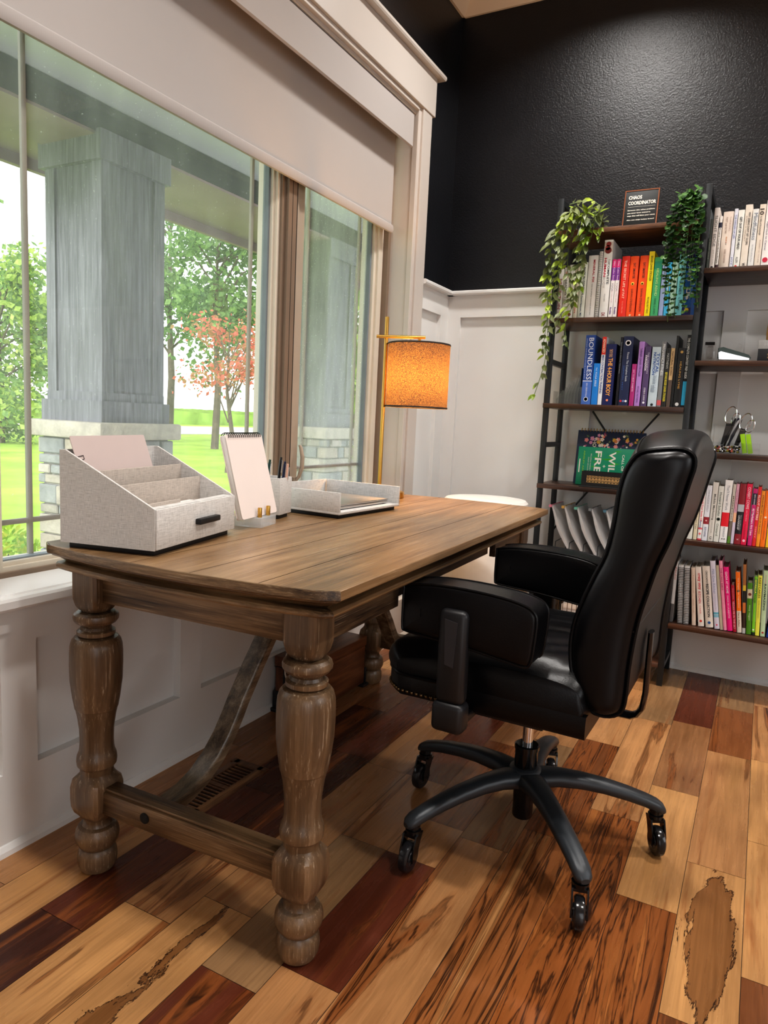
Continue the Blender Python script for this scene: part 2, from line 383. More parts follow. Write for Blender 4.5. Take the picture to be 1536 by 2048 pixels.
    sn = N(nt, 'ShaderNodeMath', operation='SINE'); pv = N(nt, 'ShaderNodeMath', operation='MULTIPLY'); pv.inputs[1].default_value = PI; nt.links.new(s3.outputs['Green'], pv.inputs[0]); nt.links.new(pv.outputs[0], sn.inputs[0])
    du = N(nt, 'ShaderNodeMath', operation='SUBTRACT'); du.inputs[1].default_value = .5; nt.links.new(s3.outputs['Red'], du.inputs[0])
    ab = N(nt, 'ShaderNodeMath', operation='ABSOLUTE'); nt.links.new(du.outputs[0], ab.inputs[0])
    e1 = N(nt, 'ShaderNodeMath', operation='MULTIPLY_ADD'); e1.inputs[1].default_value = 1.1; nt.links.new(g5.outputs['Fac'], e1.inputs[0]); nt.links.new(ab.outputs[0], e1.inputs[2])
    e2 = N(nt, 'ShaderNodeMath', operation='MULTIPLY_ADD'); e2.inputs[1].default_value = -.36; nt.links.new(sn.outputs[0], e2.inputs[0]); nt.links.new(e1.outputs[0], e2.inputs[2])
    rin = ramp(nt, [(.555, (1, 1, 1)), (.565, (0, 0, 0))]); nt.links.new(e2.outputs[0], rin.inputs['Fac'])
    red_ = ramp(nt, [(.535, (0, 0, 0)), (.553, (1, 1, 1)), (.566, (1, 1, 1)), (.573, (0, 0, 0))]); nt.links.new(e2.outputs[0], red_.inputs['Fac'])
    fi = N(nt, 'ShaderNodeMath', operation='MULTIPLY'); nt.links.new(rin.outputs['Color'], fi.inputs[0]); nt.links.new(sp.outputs['Blue'], fi.inputs[1])
    fe = N(nt, 'ShaderNodeMath', operation='MULTIPLY'); nt.links.new(red_.outputs['Color'], fe.inputs[0]); nt.links.new(sp.outputs['Blue'], fe.inputs[1])
    mi1 = N(nt, 'ShaderNodeMixRGB', blend_type='MULTIPLY'); mi1.inputs['Color2'].default_value = (.50, .42, .36, 1)
    nt.links.new(fi.outputs[0], mi1.inputs['Fac']); nt.links.new(mk.outputs['Color'], mi1.inputs['Color1'])
    mi2 = N(nt, 'ShaderNodeMixRGB'); mi2.inputs['Color2'].default_value = c4(srgb(40, 22, 14)); nt.links.new(fe.outputs[0], mi2.inputs['Fac']); nt.links.new(mi1.outputs['Color'], mi2.inputs['Color1'])
    nt.links.new(mi2.outputs['Color'], p.inputs['Base Color'])
    rr = ramp(nt, [(.3, (.20, .20, .20)), (.7, (.34, .34, .34))]); nt.links.new(g1.outputs['Fac'], rr.inputs['Fac']); nt.links.new(rr.outputs['Color'], p.inputs['Roughness'])
    p.inputs['Specular IOR Level'].default_value = .42
    b = bump(nt, g2.outputs['Fac'], .08, .001); nt.links.new(b.outputs['Normal'], p.inputs['Normal'])
    nt.links.new(p.outputs['BSDF'], out.inputs['Surface']); return m
TAN = srgb(174, 128, 86); LTAN = srgb(190, 143, 94); MTAN = srgb(154, 110, 74); RED = srgb(96, 50, 34); DRED = srgb(70, 38, 28); BRN = srgb(126, 78, 46); ROSE = srgb(172, 110, 60); GRY = srgb(142, 110, 78)
# column index -> [(y_end, tone, streak)] from the near end; the rest is drawn at random
FIX = {1: [(.6, MTAN, 0), (1.25, LTAN, 0), (1.9, MTAN, .1), (2.6, MTAN, .0)],
 2: [(.892, DRED, .25), (1.52, RED, .1), (2.2, DRED, .2), (2.8, BRN, 0)],
 3: [(1.0, LTAN, .18), (1.30, TAN, .30), (1.85, DRED, .15), (2.5, RED, .1)],
 4: [(1.103, LTAN, -1), (1.834, TAN, .0), (2.4, TAN, .12), (3.0, RED, .1)],
 5: [(.95, RED, .2), (1.465, GRY, .0), (1.838, TAN, .05), (2.5, RED, .2)],
 6: [(1.03, TAN, .1), (1.465, RED, .15), (1.648, TAN, .0), (2.2, BRN, .2)],
 7: [(1.62, TAN, .30), (2.3, GRY, .25), (2.9, TAN, .0)],
 8: [(1.75, LTAN, .62), (2.4, BRN, .45), (3.0, TAN, .0)],
 9: [(1.092, LTAN, .0), (1.95, ROSE, .58), (2.7, TAN, .25)],
 10: [(1.606, ROSE, .55), (2.193, LTAN, .0), (2.75, MTAN, .15)],
 11: [(1.30, BRN, .4), (1.832, LTAN, -1), (2.55, TAN, .08), (3.0, BRN, .1)],
 12: [(1.478, BRN, .3), (2.02, LTAN, .0), (2.562, LTAN, .06), (3.1, TAN, .45)],
 13: [(1.713, LTAN, .1), (2.6, DRED, .4), (3.1, DRED, .3)],
 0: [(.9, MTAN, .1), (1.7, TAN, 0), (2.4, MTAN, .1)]}
mb = MB(); tones = []; kinds = []
rnd = random.Random(11)
for k in range(len(XS)-1):
    col = k-2; y = -1.6; segs = []
    for (ye, t, s) in FIX.get(col, []):
        segs.append((y, ye, t, s)); y = ye
    while y < 3.45:
        L = rnd.uniform(.35, .95); t = rnd.choice([TAN, LTAN, MTAN, BRN, TAN, RED, ROSE, GRY]); segs.append((y, min(y+L, 3.45), t, rnd.choice([0, 0, .1, .3, .5]))); y += L
    for (y0, y1, t, s) in segs:
        g = .0006; x0, x1 = XS[k]+g, XS[k+1]-g
        mb.add([(x0, y0+g, 0), (x1, y0+g, 0), (x1, y1-g, 0), (x0, y1-g, 0)], [(0, 1, 2, 3)])
        q = rnd.uniform(.92, 1.08); tones.append((t[0]*q, t[1]*q, t[2]*q, 1)); kinds.append((max(s, 0), rnd.random(), 1 if s < 0 else 0, 1))
mb.mat(1).add([(XS[0], -1.6, -.0012), (XS[-1], -1.6, -.0012), (XS[-1], 3.45, -.0012), (XS[0], 3.45, -.0012)], [(0, 1, 2, 3)])
mb.add([(XS[0], -1.6, -.1), (XS[-1], -1.6, -.1), (XS[-1], 3.45, -.1), (XS[0], 3.45, -.1)], [(0, 1, 2, 3)])
tones += [(.01, .008, .006, 1)]*2; kinds += [(0, 0, 0, 1)]*2
fl = struct(mb.build('floor', [floor_material(), M_dark], recalc=False, smooth=False))
me = fl.data
for nm, arr in (('tone', tones), ('kind', kinds)):
    ca = me.attributes.new(nm, 'FLOAT_COLOR', 'FACE')
    ca.data.foreach_set('color', [c for t in arr for c in t])
ca = me.attributes.new('place', 'FLOAT_COLOR', 'CORNER')
ca.data.foreach_set('color', [c for _ in me.polygons for q in ((0, 0), (1, 0), (1, 1), (0, 1)) for c in (q[0], q[1], 0, 1)])

# ------------------------------------------------------------------ walls, ceiling, trim
WX, BY, CZ = -.02, 3.41, 3.10
OY0, OY1, OZ0, OZ1 = .38, 2.945, .60, 2.415
mb = MB()
mb.box(-.22, WX-.007, -1.6, BY+.1, -.1, OZ0); mb.box(-.22, WX, OY1, BY+.1, OZ0, 1.69); mb.box(-.22, WX, -1.6, OY0, OZ0, 1.69)
mb.mat(1).box(-.22, WX, OY1, BY+.1, 1.69, CZ+.1).box(-.22, WX, -1.6, OY0, 1.69, CZ+.1).box(-.22, WX, OY0, OY1, OZ1, CZ+.1)
struct(mb.build('wall_left', [M_white, M_black]))
mb = MB().box(WX, 4.3, BY, BY+.1, -.1, 1.69).mat(1).box(WX, 4.3, BY, BY+.1, 1.69, CZ+.1)
struct(mb.build('wall_back', [M_white, M_black]))
struct(MB().box(4.2, 4.3, -1.6, BY, -.1, CZ+.1).build('wall_right', M_white))
struct(MB().box(-.17, 4.3, -1.7, -1.6, -.1, CZ+.1).build('wall_front', M_white))
struct(MB().box(-.17, 4.3, -1.7, BY+.1, CZ, CZ+.08).build('ceiling', M_ceil))
# crown moulding, sloping from wall to ceiling
cw = [(0, 3.0), (.012, 3.0), (.03, 3.02), (.075, 3.075), (.09, 3.085), (.09, CZ), (0, CZ)]
struct(MB().prism([(WX+a, z) for a, z in cw], 'y', -1.6, BY).build('trim_1', M_ceil))
struct(MB().prism([(BY-a, z) for a, z in cw], 'x', WX, 4.2).build('trim_2', M_ceil))
# baseboards with shoe moulding
bl = MB().box(WX-.008, .0, -1.6, BY, 0, .196).prism([(0, 0), (.014, 0), (.012, .012), (.004, .022), (0, .024)], 'y', -1.6, BY)
struct(bl.build('baseboard_left', M_white))
bb = MB().box(WX, 4.2, BY-.02, BY, 0, .196); bb.prism([(BY-.02, 0), (BY-.034, 0), (BY-.032, .012), (BY-.024, .022), (BY-.02, .024)], 'x', 0, 4.2)
struct(bb.build('baseboard_back', M_white))
# board-and-batten wainscot: stiles, rails, cap
w = MB()
w.box(WX-.008, 0, -1.6, -1.5, 0, .6)
for y in (-.65, -.08, .44, .967, 1.535, 2.105, 2.675):
    w.box(WX-.008, 0, y, y+.09, .196, .506)
w.box(WX-.008, 0, -1.6, BY, .506, .60)
struct(w.build('trim_3', M_white))
w = MB().box(WX, .0, 3.045, BY, 1.585, 1.69).box(WX, 0, 3.30, BY, .196, 1.585).box(WX, 0, 3.0, 3.06, .6, 1.585)
w.prism([(WX, 1.69), (.028, 1.69), (.032, 1.697), (.032, 1.706), (.026, 1.712), (WX, 1.712)], 'y', 3.045, BY)
struct(w.build('trim_4', M_white))
w = MB().box(0, 4.2, BY-.02, BY, 1.585, 1.69)
for x in (.0, .655, 1.27, 1.9, 2.5, 3.1, 3.7): w.box(x, x+.066 if x == 0 else x+.09, BY-.02, BY, .196, 1.585)
w.prism([(BY, 1.69), (BY-.048, 1.69), (BY-.052, 1.697), (BY-.052, 1.706), (BY-.046, 1.712), (BY, 1.712)], 'x', WX, 4.2)
struct(w.build('trim_5', M_white))
# window casing: side boards, frieze board, cap, sill
w = MB().rbox(WX, .018, 2.955, 3.045, .63, 2.415, .002).rbox(WX, .018, .27, .36, .63, 2.415, .002)
w.rbox(WX, .008, 2.93, 2.957, .63, 2.415, .003).rbox(WX, .008, .358, .38, .63, 2.415, .003)
struct(w.build('trim_6', M_jamb))
w = MB().rbox(WX, .024, .25, 3.065, 2.415, 2.578, .002).prism([(WX, 2.578), (.05, 2.578), (.054, 2.584), (.054, 2.594), (.05, 2.598), (WX, 2.598)], 'y', .21, 3.10)
w.rbox(WX-.06, .012, .38, 2.93, 2.397, 2.415, .002).rbox(WX-.06, -.004, .38, 2.93, 2.384, 2.398, .002)
struct(w.build('trim_7', M_jamb))
w = MB().prism([(-.20, .60), (.05, .60), (.054, .606), (.054, .622), (.05, .628), (.028, .628), (.026, .632), (-.20, .632)], 'y', .2, 3.10)
w.box(WX, .014, .25, 3.05, .54, .60)
struct(w.build('trim_8', M_white))
# jamb liners of the opening
w = MB().box(-.21, -.015, OY1-.012, OY1, .632, OZ1).box(-.21, -.015, OY0, OY0+.012, .632, OZ1).box(-.21, -.02, OY0, OY1, OZ1-.012, OZ1)
struct(w.build('trim_9', M_jamb))

# ------------------------------------------------------------------ window
def casement(w, y0, y1, z0, z1, xf, widths, mats):
    """nested rectangular frames, stepping back"""
    for (wd, x0, x1, mi) in widths:
        w.mat(mi)
        w.box(x0, x1, y0, y0+wd, z0, z1).box(x0, x1, y1-wd, y1, z0, z1).box(x0, x1, y0+wd, y1-wd, z0, z0+wd).box(x0, x1, y0+wd, y1-wd, z1-wd, z1)
        y0 += wd; y1 -= wd; z0 += wd; z1 -= wd
    return y0, y1, z0, z1
w = MB()
Z1w = 2.40; XB = -.205
def ring(w, y0, y1, z0, z1, l, r, b, t, xf, mi):
    w.mat(mi)
    w.box(XB, xf, y0, y0+l, z0, z1).box(XB, xf, y1-r, y1, z0, z1).box(XB, xf, y0+l, y1-r, z0, z0+b).box(XB, xf, y0+l, y1-r, z1-t, z1)
    return y0+l, y1-r, z0+b, z1-t
# fixed centre light
g = ring(w, .985, 2.155, .632, Z1w, .062, .020, .012, .03, -.118, 1)
g = ring(w, *g, .016, .014, .012, .02, -.128, 2); g = ring(w, *g, .008, .012, .010, .02, -.140, 2); XB = -.176; gA = ring(w, *g, .005, .010, .004, .01, -.152, 3); XB = -.205
# flanking opening lights
w.mat(1).box(XB, -.104, 2.155, 2.205, .632, Z1w).box(XB, -.104, .915, .985, .632, Z1w)
w.mat(5).box(XB, -.1035, 2.178, 2.1805, .632, Z1w).box(XB, -.1035, 2.206, 2.209, .632, Z1w)
w.mat(4).box(XB, -.118, 2.209, 2.238, .632, Z1w).box(XB, -.128, 2.241, 2.288, .632, Z1w)
gB = (2.288, 2.837, .761, 2.30)
w.mat(1).box(XB, -.104, 2.910, 2.945, .632, Z1w).box(XB, -.112, 2.238, 2.910, .632, .655)
w.mat(2).box(XB, -.128, 2.868, 2.908, .658, Z1w).box(XB, -.140, 2.848, 2.868, .70, Z1w).mat(3).box(-.176, -.152, 2.837, 2.848, .7, Z1w)
w.mat(2).box(XB, -.128, 2.288, 2.868, .658, .72).box(XB, -.140, 2.288, 2.848, .72, .752).mat(3).box(-.176, -.152, 2.288, 2.837, .752, .761)
w.mat(2).box(XB, -.128, 2.288, 2.910, 2.30, Z1w)
gC = ring(w, .395, .915, .632, Z1w, .03, .03, .03, .03, -.118, 1); gC = ring(w, *gC, .07, .07, .10, .07, -.132, 2)
win = struct(w.build('window_1', [M_frame, M_frame_dk, M_cream, pmat('window_spacer', srgb(124, 134, 140), .5), M_frame, M_dark]))
for g in (gA, gB, gC):
    y0, y1, z0, z1 = g
    MB().quad((-.170, y0, z0), (-.170, y1, z0), (-.170, y1, z1), (-.170, y0, z1)).build('glass', M_glass2 if g is gB else M_glass, win, recalc=False)
gr = MB()
for (y0, y1, z0, z1) in (gA, gB, gC):
    for yy in (y0+.098, y1-.057): gr.box(-.185, -.176, yy-.0065, yy+.0065, z0, z1)
    for zz in (z0+.088, z1-.085): gr.box(-.1845, -.1765, y0, y1, zz-.0065, zz+.0065)
gr.build('grille', M_grille, win)
h = MB().tube([(-.118, 2.262, .80), (-.098, 2.262, .825), (-.088, 2.266, .86), (-.088, 2.268, .90), (-.098, 2.270, .935), (-.104, 2.270, .945)], [.006, .007, .008, .008, .007, .005], 8)
h.box(-.130, -.112, 2.248, 2.276, .785, .82)
h.build('handle', M_frame, win)
# ------------------------------------------------------------------ roller shade
t = thing('roller_shade', 'off white roller shade half lowered over the window with hanging fabric and valance', 'window shade', (-.04, 1.65, 2.3))
L0, L1 = .40-1.65, 2.912-1.65
MB().prism([(.018, -.045), (.028, -.060), (.034, -.054), (.034, .075), (.026, .082), (-.035, .082), (-.035, .070), (.014, .070), (.018, .06)], 'y', L0, L1).build('valance', M_shade, t)
MB().lathe([(.024, L0), (.024, L1)], 16, Matrix.Translation((-.02, 0, .03)) @ Matrix.Rotation(-PI/2, 4, 'X')).build('roller_tube', M_shade, t)
MB().grid([[(-.043, L0+.012, z), (-.043, L1-.02, z)] for z in (.045, -.1, -.2, -.3, -.385)]).build('fabric', M_shade, t)
MB().prism([(-.052, -.385), (-.047, -.380), (-.040, -.380), (-.034, -.386), (-.032, -.405), (-.037, -.416), (-.047, -.416), (-.053, -.405)], 'y', L0+.01, L1-.018).build('bottom_bar', M_shade, t)

# ------------------------------------------------------------------ floor register
t = thing('floor_vent', 'slatted wooden floor vent by the baseboard under the desk', 'floor vent', (.205, 1.475, 0))
v = MB().prism([(-.062, 0), (-.05, .006), (-.036, .006), (-.036, 0)], 'y', -.15, .15).prism([(.062, 0), (.05, .006), (.036, .006), (.036, 0)], 'y', -.15, .15)
v.prism([(-.16, 0), (-.148, .006), (-.128, .006), (-.128, 0)], 'x', -.062, .062).prism([(.16, 0), (.148, .006), (.128, .006), (.128, 0)], 'x', -.062, .062)
M_ventw = wood('vent_wood', srgb(70, 46, 34), srgb(110, 76, 52), srgb(150, 112, 76), 1, .4, 12, 3, .2)
v.build('frame', M_ventw, t)
s = MB()
for i in range(17):
    y = -.125+.0156*i; s.box(-.036, .036, y-.0028 if i != 8 else y-.008, y+.0028 if i != 8 else y+.008, .0012, .0055)
s.build('slat', M_ventw, t)
MB().box(-.036, .036, -.128, .128, .0003, .001).build('duct_opening', M_dark, t)

# ------------------------------------------------------------------ desk (local x across, y along its length)
desk = thing('writing_desk', 'long weathered brown wooden desk with turned legs in front of the window', 'desk', (.462, 1.782, 0), R(2.06))
HW, HL = .37, .785
def endb(a): return HL+.036*(1-(a/HW)**2)
def outline(off):
    pts = []; c = .03
    aa = np.linspace(-HW+c, HW-c, 19)
    for a in aa: pts.append((a, -endb(a)))
    pts.append((HW, -HL+c*.55))
    pts.append((HW, HL-c*.55))
    for a in aa[::-1]: pts.append((a, endb(a)))
    pts.append((-HW, HL-c*.55)); pts.append((-HW, -HL+c*.55))
    out = []; n = len(pts)
    for i, p in enumerate(pts):
        q0 = Vector(pts[i-1]); q1 = Vector(pts[(i+1) % n]); p = Vector(p)
        n0 = (p-q0).normalized(); n1 = (q1-p).normalized(); t = (n0+n1).normalized(); nr = Vector((t.y, -t.x))
        k = 1/max(.6, nr.dot(Vector((n0.y, -n0.x)))); out.append(p+nr*off*k)
    return out
mb = MB()
layers = [(-.003, .7610), (-.0008, .7602), (0, .758), (.0005, .744), (-.002, .7415), (-.009, .7405), (-.0095, .7375), (-.014, .7355), (-.024, .7315), (-.033, .7255), (-.0375, .7215), (-.030, .7205), (-.0215, .7185), (-.018, .7145), (-.018, .7105), (-.021, .7065), (-.028, .7045), (-.06, .704)]
rows = [[(p.x, p.y, z) for p in outline(o)] for o, z in layers]
for j in range(len(rows[0])):
    j2 = (j+1) % len(rows[0]); mb.mat(0 if j in (19, 40) else 2).grid([[r_[j], r_[j2]] for r_ in rows])
mb.mat(0)
nn = len(rows[0])
mb.add(rows[-1], [list(range(nn))[::-1]])
# five boards with fine open joints
ed = [-HW+.003, -.222, -.074, .074, .222, HW-.003]
for k in range(5):
    a0, a1 = ed[k]+(.0009 if k else 0), ed[k+1]-(.0009 if k < 4 else 0)
    aa = np.linspace(a0, a1, 9); lo = []; hi = []
    for a in aa:
        b = endb(a)-.003
        d = HW-.003-abs(a)
        if d < .030: b = HL-.0165+(endb(HW-.03)-HL+.0135)*d/.030
        lo.append((a, -b, .761)); hi.append((a, b, .761))
    mb.grid([lo, hi])
mb.mat(1).add([(-HW+.01, -HL+.02, .7585), (HW-.01, -HL+.02, .7585), (HW-.01, HL-.02, .7585), (-HW+.01, HL-.02, .7585)], [(0, 1, 2, 3)])
for sgn in (-1, 1):
    aa = np.linspace(-HW+.03, HW-.03, 15)
    mb.grid([[(a, sgn*(HL-.02), .7585) for a in aa], [(a, sgn*(endb(a)-.0035), .7585) for a in aa]])
b_ = bmesh.new(); tt = mb.build('tabletop', [M_desk, M_dark, M_rail], desk, angle=28)
b_.from_mesh(tt.data); bmesh.ops.remove_doubles(b_, verts=b_.verts[:], dist=1e-5); b_.to_mesh(tt.data); b_.free(); tt.data.set_sharp_from_angle(angle=R(28))
prof = [(.030, 0, 0), (.037, .004, 0), (.0415, .014, 0), (.0435, .027, 0), (.0425, .043, 0), (.039, .053, 0), (.0365, .0565, 0), (.041, .062, 0), (.0465, .073, 0), (.0485, .085, 0), (.0465, .097, 0), (.041, .107, 0), (.033, .111, 0), (.0305, .117, 0), (.0298, .124, 0), (.031, .129, 0),
 (.0335, .132, .35), (.039, .143, .8), (.0425, .160, 1), (.0435, .178, 1), (.0435, .205, 1), (.0415, .221, .85), (.037, .231, .4), (.036, .237, 0), (.0365, .245, 0), (.0375, .250, 0), (.0425, .256, 0), (.0437, .266, 0), (.0425, .277, 0), (.0385, .287, 0), (.037, .297, 0), (.0362, .312, 0), (.037, .340, 0), (.041, .370, 0), (.0450, .3895, 0), (.0464, .391, 0), (.0472, .396, 0), (.0505, .415, 0), (.0555, .455, 0), (.0565, .49, 0), (.0563, .518, 0), (.055, .535, 0), (.052, .546, 0), (.046, .5535, 0), (.040, .5555, 0), (.0365, .557, 0), (.0405, .560, 0), (.0408, .568, 0), (.034, .572, 0), (.0315, .578, 0), (.034, .583, 0), (.0425, .587, 0), (.0475, .594, 0), (.0482, .600, 0), (.0465, .606, 0), (.040, .611, 0), (.029, .6125, 0), (.0305, .6155, .45), (.034, .625, .8), (.0364, .641, 1), (.0368, .65, 1), (.0368, .709, 1)]
def lathe_s(n=36): return MB().lathe([(r, z) for r, z, q in prof], n, None, True, [q for r, z, q in prof])
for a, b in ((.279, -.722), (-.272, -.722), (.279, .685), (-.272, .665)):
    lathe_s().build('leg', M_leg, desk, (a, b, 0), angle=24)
for b0, b1 in ((-.737, -.713), (.672, .696)):
    MB().rbox(-.24, .245, b0, b1, .637, .709, .002).build('apron', M_rail, desk)
M_rail_y = wood('desk_side_rail_wood', srgb(46, 34, 26), srgb(90, 70, 50), srgb(126, 104, 78), 1, .45, 14, 2.6, .3, srgb(165, 150, 130))
MB().rbox(.283, .303, -.69, -.375, .637, .709, .002).build('apron', M_rail_y, desk)
MB().rbox(.283, .303, .36, .655, .637, .709, .002).build('apron', M_rail_y, desk)
MB().rbox(-.296, -.276, -.69, .64, .637, .709, .002).build('apron', M_rail_y, desk)
MB().rbox(.262, .279, -.374, .359, .645, .707, .003).build('drawer_front', M_rail_y, desk)
for b in (-.722, .675):
    s = MB().rbox(-.235, .24, b-.022, b+.022, .152, .205, .003).rbox(-.235, .24, b-.016, b+.022, .204, .212, .003)
    st = s.build('stretcher', M_rail, desk)
    sg = -1 if b < 0 else 1
    MB().lathe([(.011, 0), (.012, .001), (.012, .003), (.009, .0045)], 16, Matrix.Translation((-.105, b+sg*.0215, .182)) @ Matrix.Rotation(PI/2*(1 if sg < 0 else -1), 4, 'X')).build('plug', M_dark, st)
cv = [(-.70, .176), (-.664, .177), (-.62, .182), (-.572, .197), (-.52, .228), (-.48, .265), (-.45, .303), (-.425, .339), (-.365, .413), (-.312, .473), (-.25, .545), (-.165, .645)]
def brace(sgn):
    m = MB(); P = [Vector((b*sgn, z)) for b, z in cv]; up_, dn = [], []
    for i, p in enumerate(P):
        t = (P[min(i+1, len(P)-1)]-P[max(i-1, 0)]).normalized(); n = Vector((-t.y, t.x))
        if n.y < 0: n = -n
        up_.append(p+n*.016); dn.append(p-n*.016)
    for (x0, x1, k) in ((-.128, -.078, 1.0),):
        rows = []
        for U, D in zip(up_, dn):
            c = (U+D)/2
            rows.append([(x0, U.x, U.y), (x1-.006, U.x, U.y), (x1-.004, c.x+(U.x-c.x)*.75, c.y+(U.y-c.y)*.75), (x1, c.x+(U.x-c.x)*.6, c.y+(U.y-c.y)*.6), (x1, c.x-(U.x-c.x)*.6, c.y-(U.y-c.y)*.6), (x1-.004, c.x-(U.x-c.x)*.75, c.y-(U.y-c.y)*.75), (x1-.006, D.x, D.y), (x0, D.x, D.y)])
        m.grid(rows, closed_u=True)
        m.add(rows[0], [list(range(8))]); m.add(rows[-1], [list(range(8))[::-1]])
    return m
brace(1).build('brace', M_deskb, desk); brace(-1).build('brace', M_deskb, desk)

# ------------------------------------------------------------------ office chair (local x forward = towards the desk, y its left side = towards camera)
chair = thing('office_chair', 'black leather high back executive office chair on casters pulled up to desk', 'office chair', (1.02, 1.72, 0), PI-R(1))
def catmull(P, k=4):
    out = []; n = len(P)
    for i in range(n):
        p0, p1, p2, p3 = [np.array(P[(i+j-1) % n], float) for j in range(4)]
        for t in np.linspace(0, 1, k, endpoint=False):
            out.append(tuple(.5*((2*p1)+(-p0+p2)*t+(2*p0-5*p1+4*p2-p3)*t*t+(-p0+3*p1-3*p2+p3)*t**3)))
    return out
def inset(P, d):
    c = []; n = len(P)
    for i in range(n):
        a = np.array(P[i-1]); b = np.array(P[(i+1) % n]); t = b-a; t = t/(np.linalg.norm(t)+1e-9)
        c.append((P[i][0]-t[1]*d*SG, P[i][1]+t[0]*d*SG))
    return c
def area(P): return sum(P[i-1][0]*P[i][1]-P[i][0]*P[i-1][1] for i in range(len(P)))/2
def shrink_tall(P, s):
    zs = [p[1] for p in P]; z0, z1 = min(zs), max(zs); zc = (z0+z1)/2
    def fc(z):
        z = min(max(z, z0+.035), z1-.035); xs = []
        for i in range(len(P)):
            a, b = P[i-1], P[i]
            if (a[1]-z)*(b[1]-z) <= 0 and a[1] != b[1]: xs.append(a[0]+(b[0]-a[0])*(z-a[1])/(b[1]-a[1]))
        return (min(xs)+max(xs))/2 if xs else sum(p[0] for p in P)/len(P)
    out = []
    for f, z in P:
        c = fc(z); out.append((c+(f-c)*s, zc+(z-zc)*(1-(1-s)*.09)))
    return out
def shrink_long(P, s):
    fc = sum(p[0] for p in P)/len(P); zc = sum(p[1] for p in P)/len(P)
    return [(fc+(f-fc)*(1-(1-s)*.35), zc+(z-zc)*s) for f, z in P]
def loft(ls, fn, name, mat, parent, angle=60, dome=None):
    m = MB(); rows = []
    for l in ls: rows.append([(f, l, z) for f, z in fn(l)])
    m.grid(rows, closed_u=True); n = len(rows[0])
    if dome:
        for row, sg in ((rows[0], -1 if ls[0] < 0 else -1), (rows[-1], 1)):
            l0 = row[0][1]; sg = 1 if l0 > (ls[0]+ls[-1])/2 else -1
            P = [(p[0], p[2]) for p in row]; rr = [row]
            for s_, h in dome[1]:
                rr.append([(f, l0+sg*h, z) for f, z in dome[0](P, s_)])
            m.grid(rr, closed_u=True); m.add(rr[-1], [list(range(n))])
    else:
        m.add(rows[0], [list(range(n))]); m.add(rows[-1], [list(range(n))[::-1]])
    o = m.build(name, mat, parent, angle=angle)
    b_ = bmesh.new(); b_.from_mesh(o.data); bmesh.ops.remove_doubles(b_, verts=b_.verts[:], dist=1e-6); bmesh.ops.recalc_face_normals(b_, faces=b_.faces[:]); b_.to_mesh(o.data); b_.free(); o.data.set_sharp_from_angle(angle=R(angle))
    return o
back0 = [(-.248, 1.018), (-.226, .99), (-.214, .945), (-.209, .877), (-.199, .809), (-.178, .754), (-.156, .69), (-.145, .643), (-.143, .59), (-.152, .536), (-.170, .492), (-.195, .468), (-.225, .463), (-.252, .474), (-.263, .50), (-.265, .575), (-.270, .642), (-.276, .69), (-.286, .736), (-.300, .796), (-.317, .847), (-.330, .90), (-.343, .965), (-.350, 1.000), (-.345, 1.020), (-.325, 1.030), (-.29, 1.028)]
back = catmull(back0, 3); SG = 1 if area(back) > 0 else -1
def sm(a, b, x): t = max(0, min(1, (x-a)/(b-a))); return t*t*(3-2*t)
def back_fn(l):
    u = abs(l)/.229; out = []
    P = inset(back, {True: .0, False: 0}[True]) if u < .97 else inset(back, .004*(u-.97)/.03)
    cr = .040*(1-u**2.2)
    for f, z in P:
        w_ = sm(.90, 1.02, z)
        frontness = sm(-.30, -.20, f+(.0 if z < .8 else .05*(z-.8)/.2))
        ff = f+.016*(1-u**3)*frontness*(1-sm(.9, 1.03, z))+.012*(1-u**2)*w_*frontness
        out.append((ff, z+cr*w_))
    return out
ls = [-.229, -.227, -.222]+list(np.linspace(-.21, .21, 15))+[.222, .227, .229]
bk = loft(ls, back_fn, 'backrest', M_leath2, chair, 50, (shrink_tall, [(s_, .027*math.sqrt(1-s_*s_)) for s_ in (.985, .95, .89, .80, .69, .55, .38, .2, .06)]))
pm = MB()
for l in (-.2295, .2295):
    pm.tube([(f, l, z) for f, z in inset(back, -.0005)], .0042, 6, closed=True)
pm.tube([(back_fn(l)[1][0]+.001, l, back_fn(l)[1][1]) for l in np.linspace(-.226, .226, 17)], .0025, 6)
pm.tube([(-.2675, l, .655) for l in np.linspace(-.235, .235, 5)], .0022, 6)
pm.build('piping', M_leather, bk)
MB().grid([[(-.258+.01*math.cos(a), l, z) for l in (-.2, .2)] for a, z in ((0, .50), (0, .51))]).build('back_zip_flap', M_leather, bk) if False else None
# seat cushion
seat0 = [(-.195, .455), (-.05, .455), (.12, .455), (.245, .455), (.292, .460), (.308, .474), (.308, .495), (.292, .518), (.25, .533), (.16, .548), (.06, .557), (-.06, .558), (-.15, .553), (-.19, .538), (-.2, .50)]
seatp = catmull(seat0, 4)
creases = [((-.18, .05), (.02, .16)), ((-.18, .10), (-.02, .20)), ((-.18, -.02), (.06, .02)), ((-.18, -.10), (.05, -.06)), ((-.18, .17), (-.10, .24)), ((-.18, -.18), (.02, -.14))]
def seat_fn(l):
    u = abs(l)/.262; s = max(0, (abs(l)-.19)/.072); out = []
    for f, z in seatp:
        nf = f
        if f > 0: nf = f-(f/.308)**2*.055*s**2
        if f < -.1: nf = f+.02*s**2
        top = sm(.47, .55, z)
        nz = z-(.030*s**2.2)*top+.006*(1-u*u)*top
        for (a, b) in creases:
            A = np.array(a); B = np.array(b); p = np.array((f, l)); d = B-A; t = max(0, min(1, (p-A)@d/(d@d)))
            q = np.linalg.norm(p-A-d*t); nz -= top*.007*math.exp(-(q/.011)**2)*(1-.6*t)
        out.append((nf, nz))
    return out
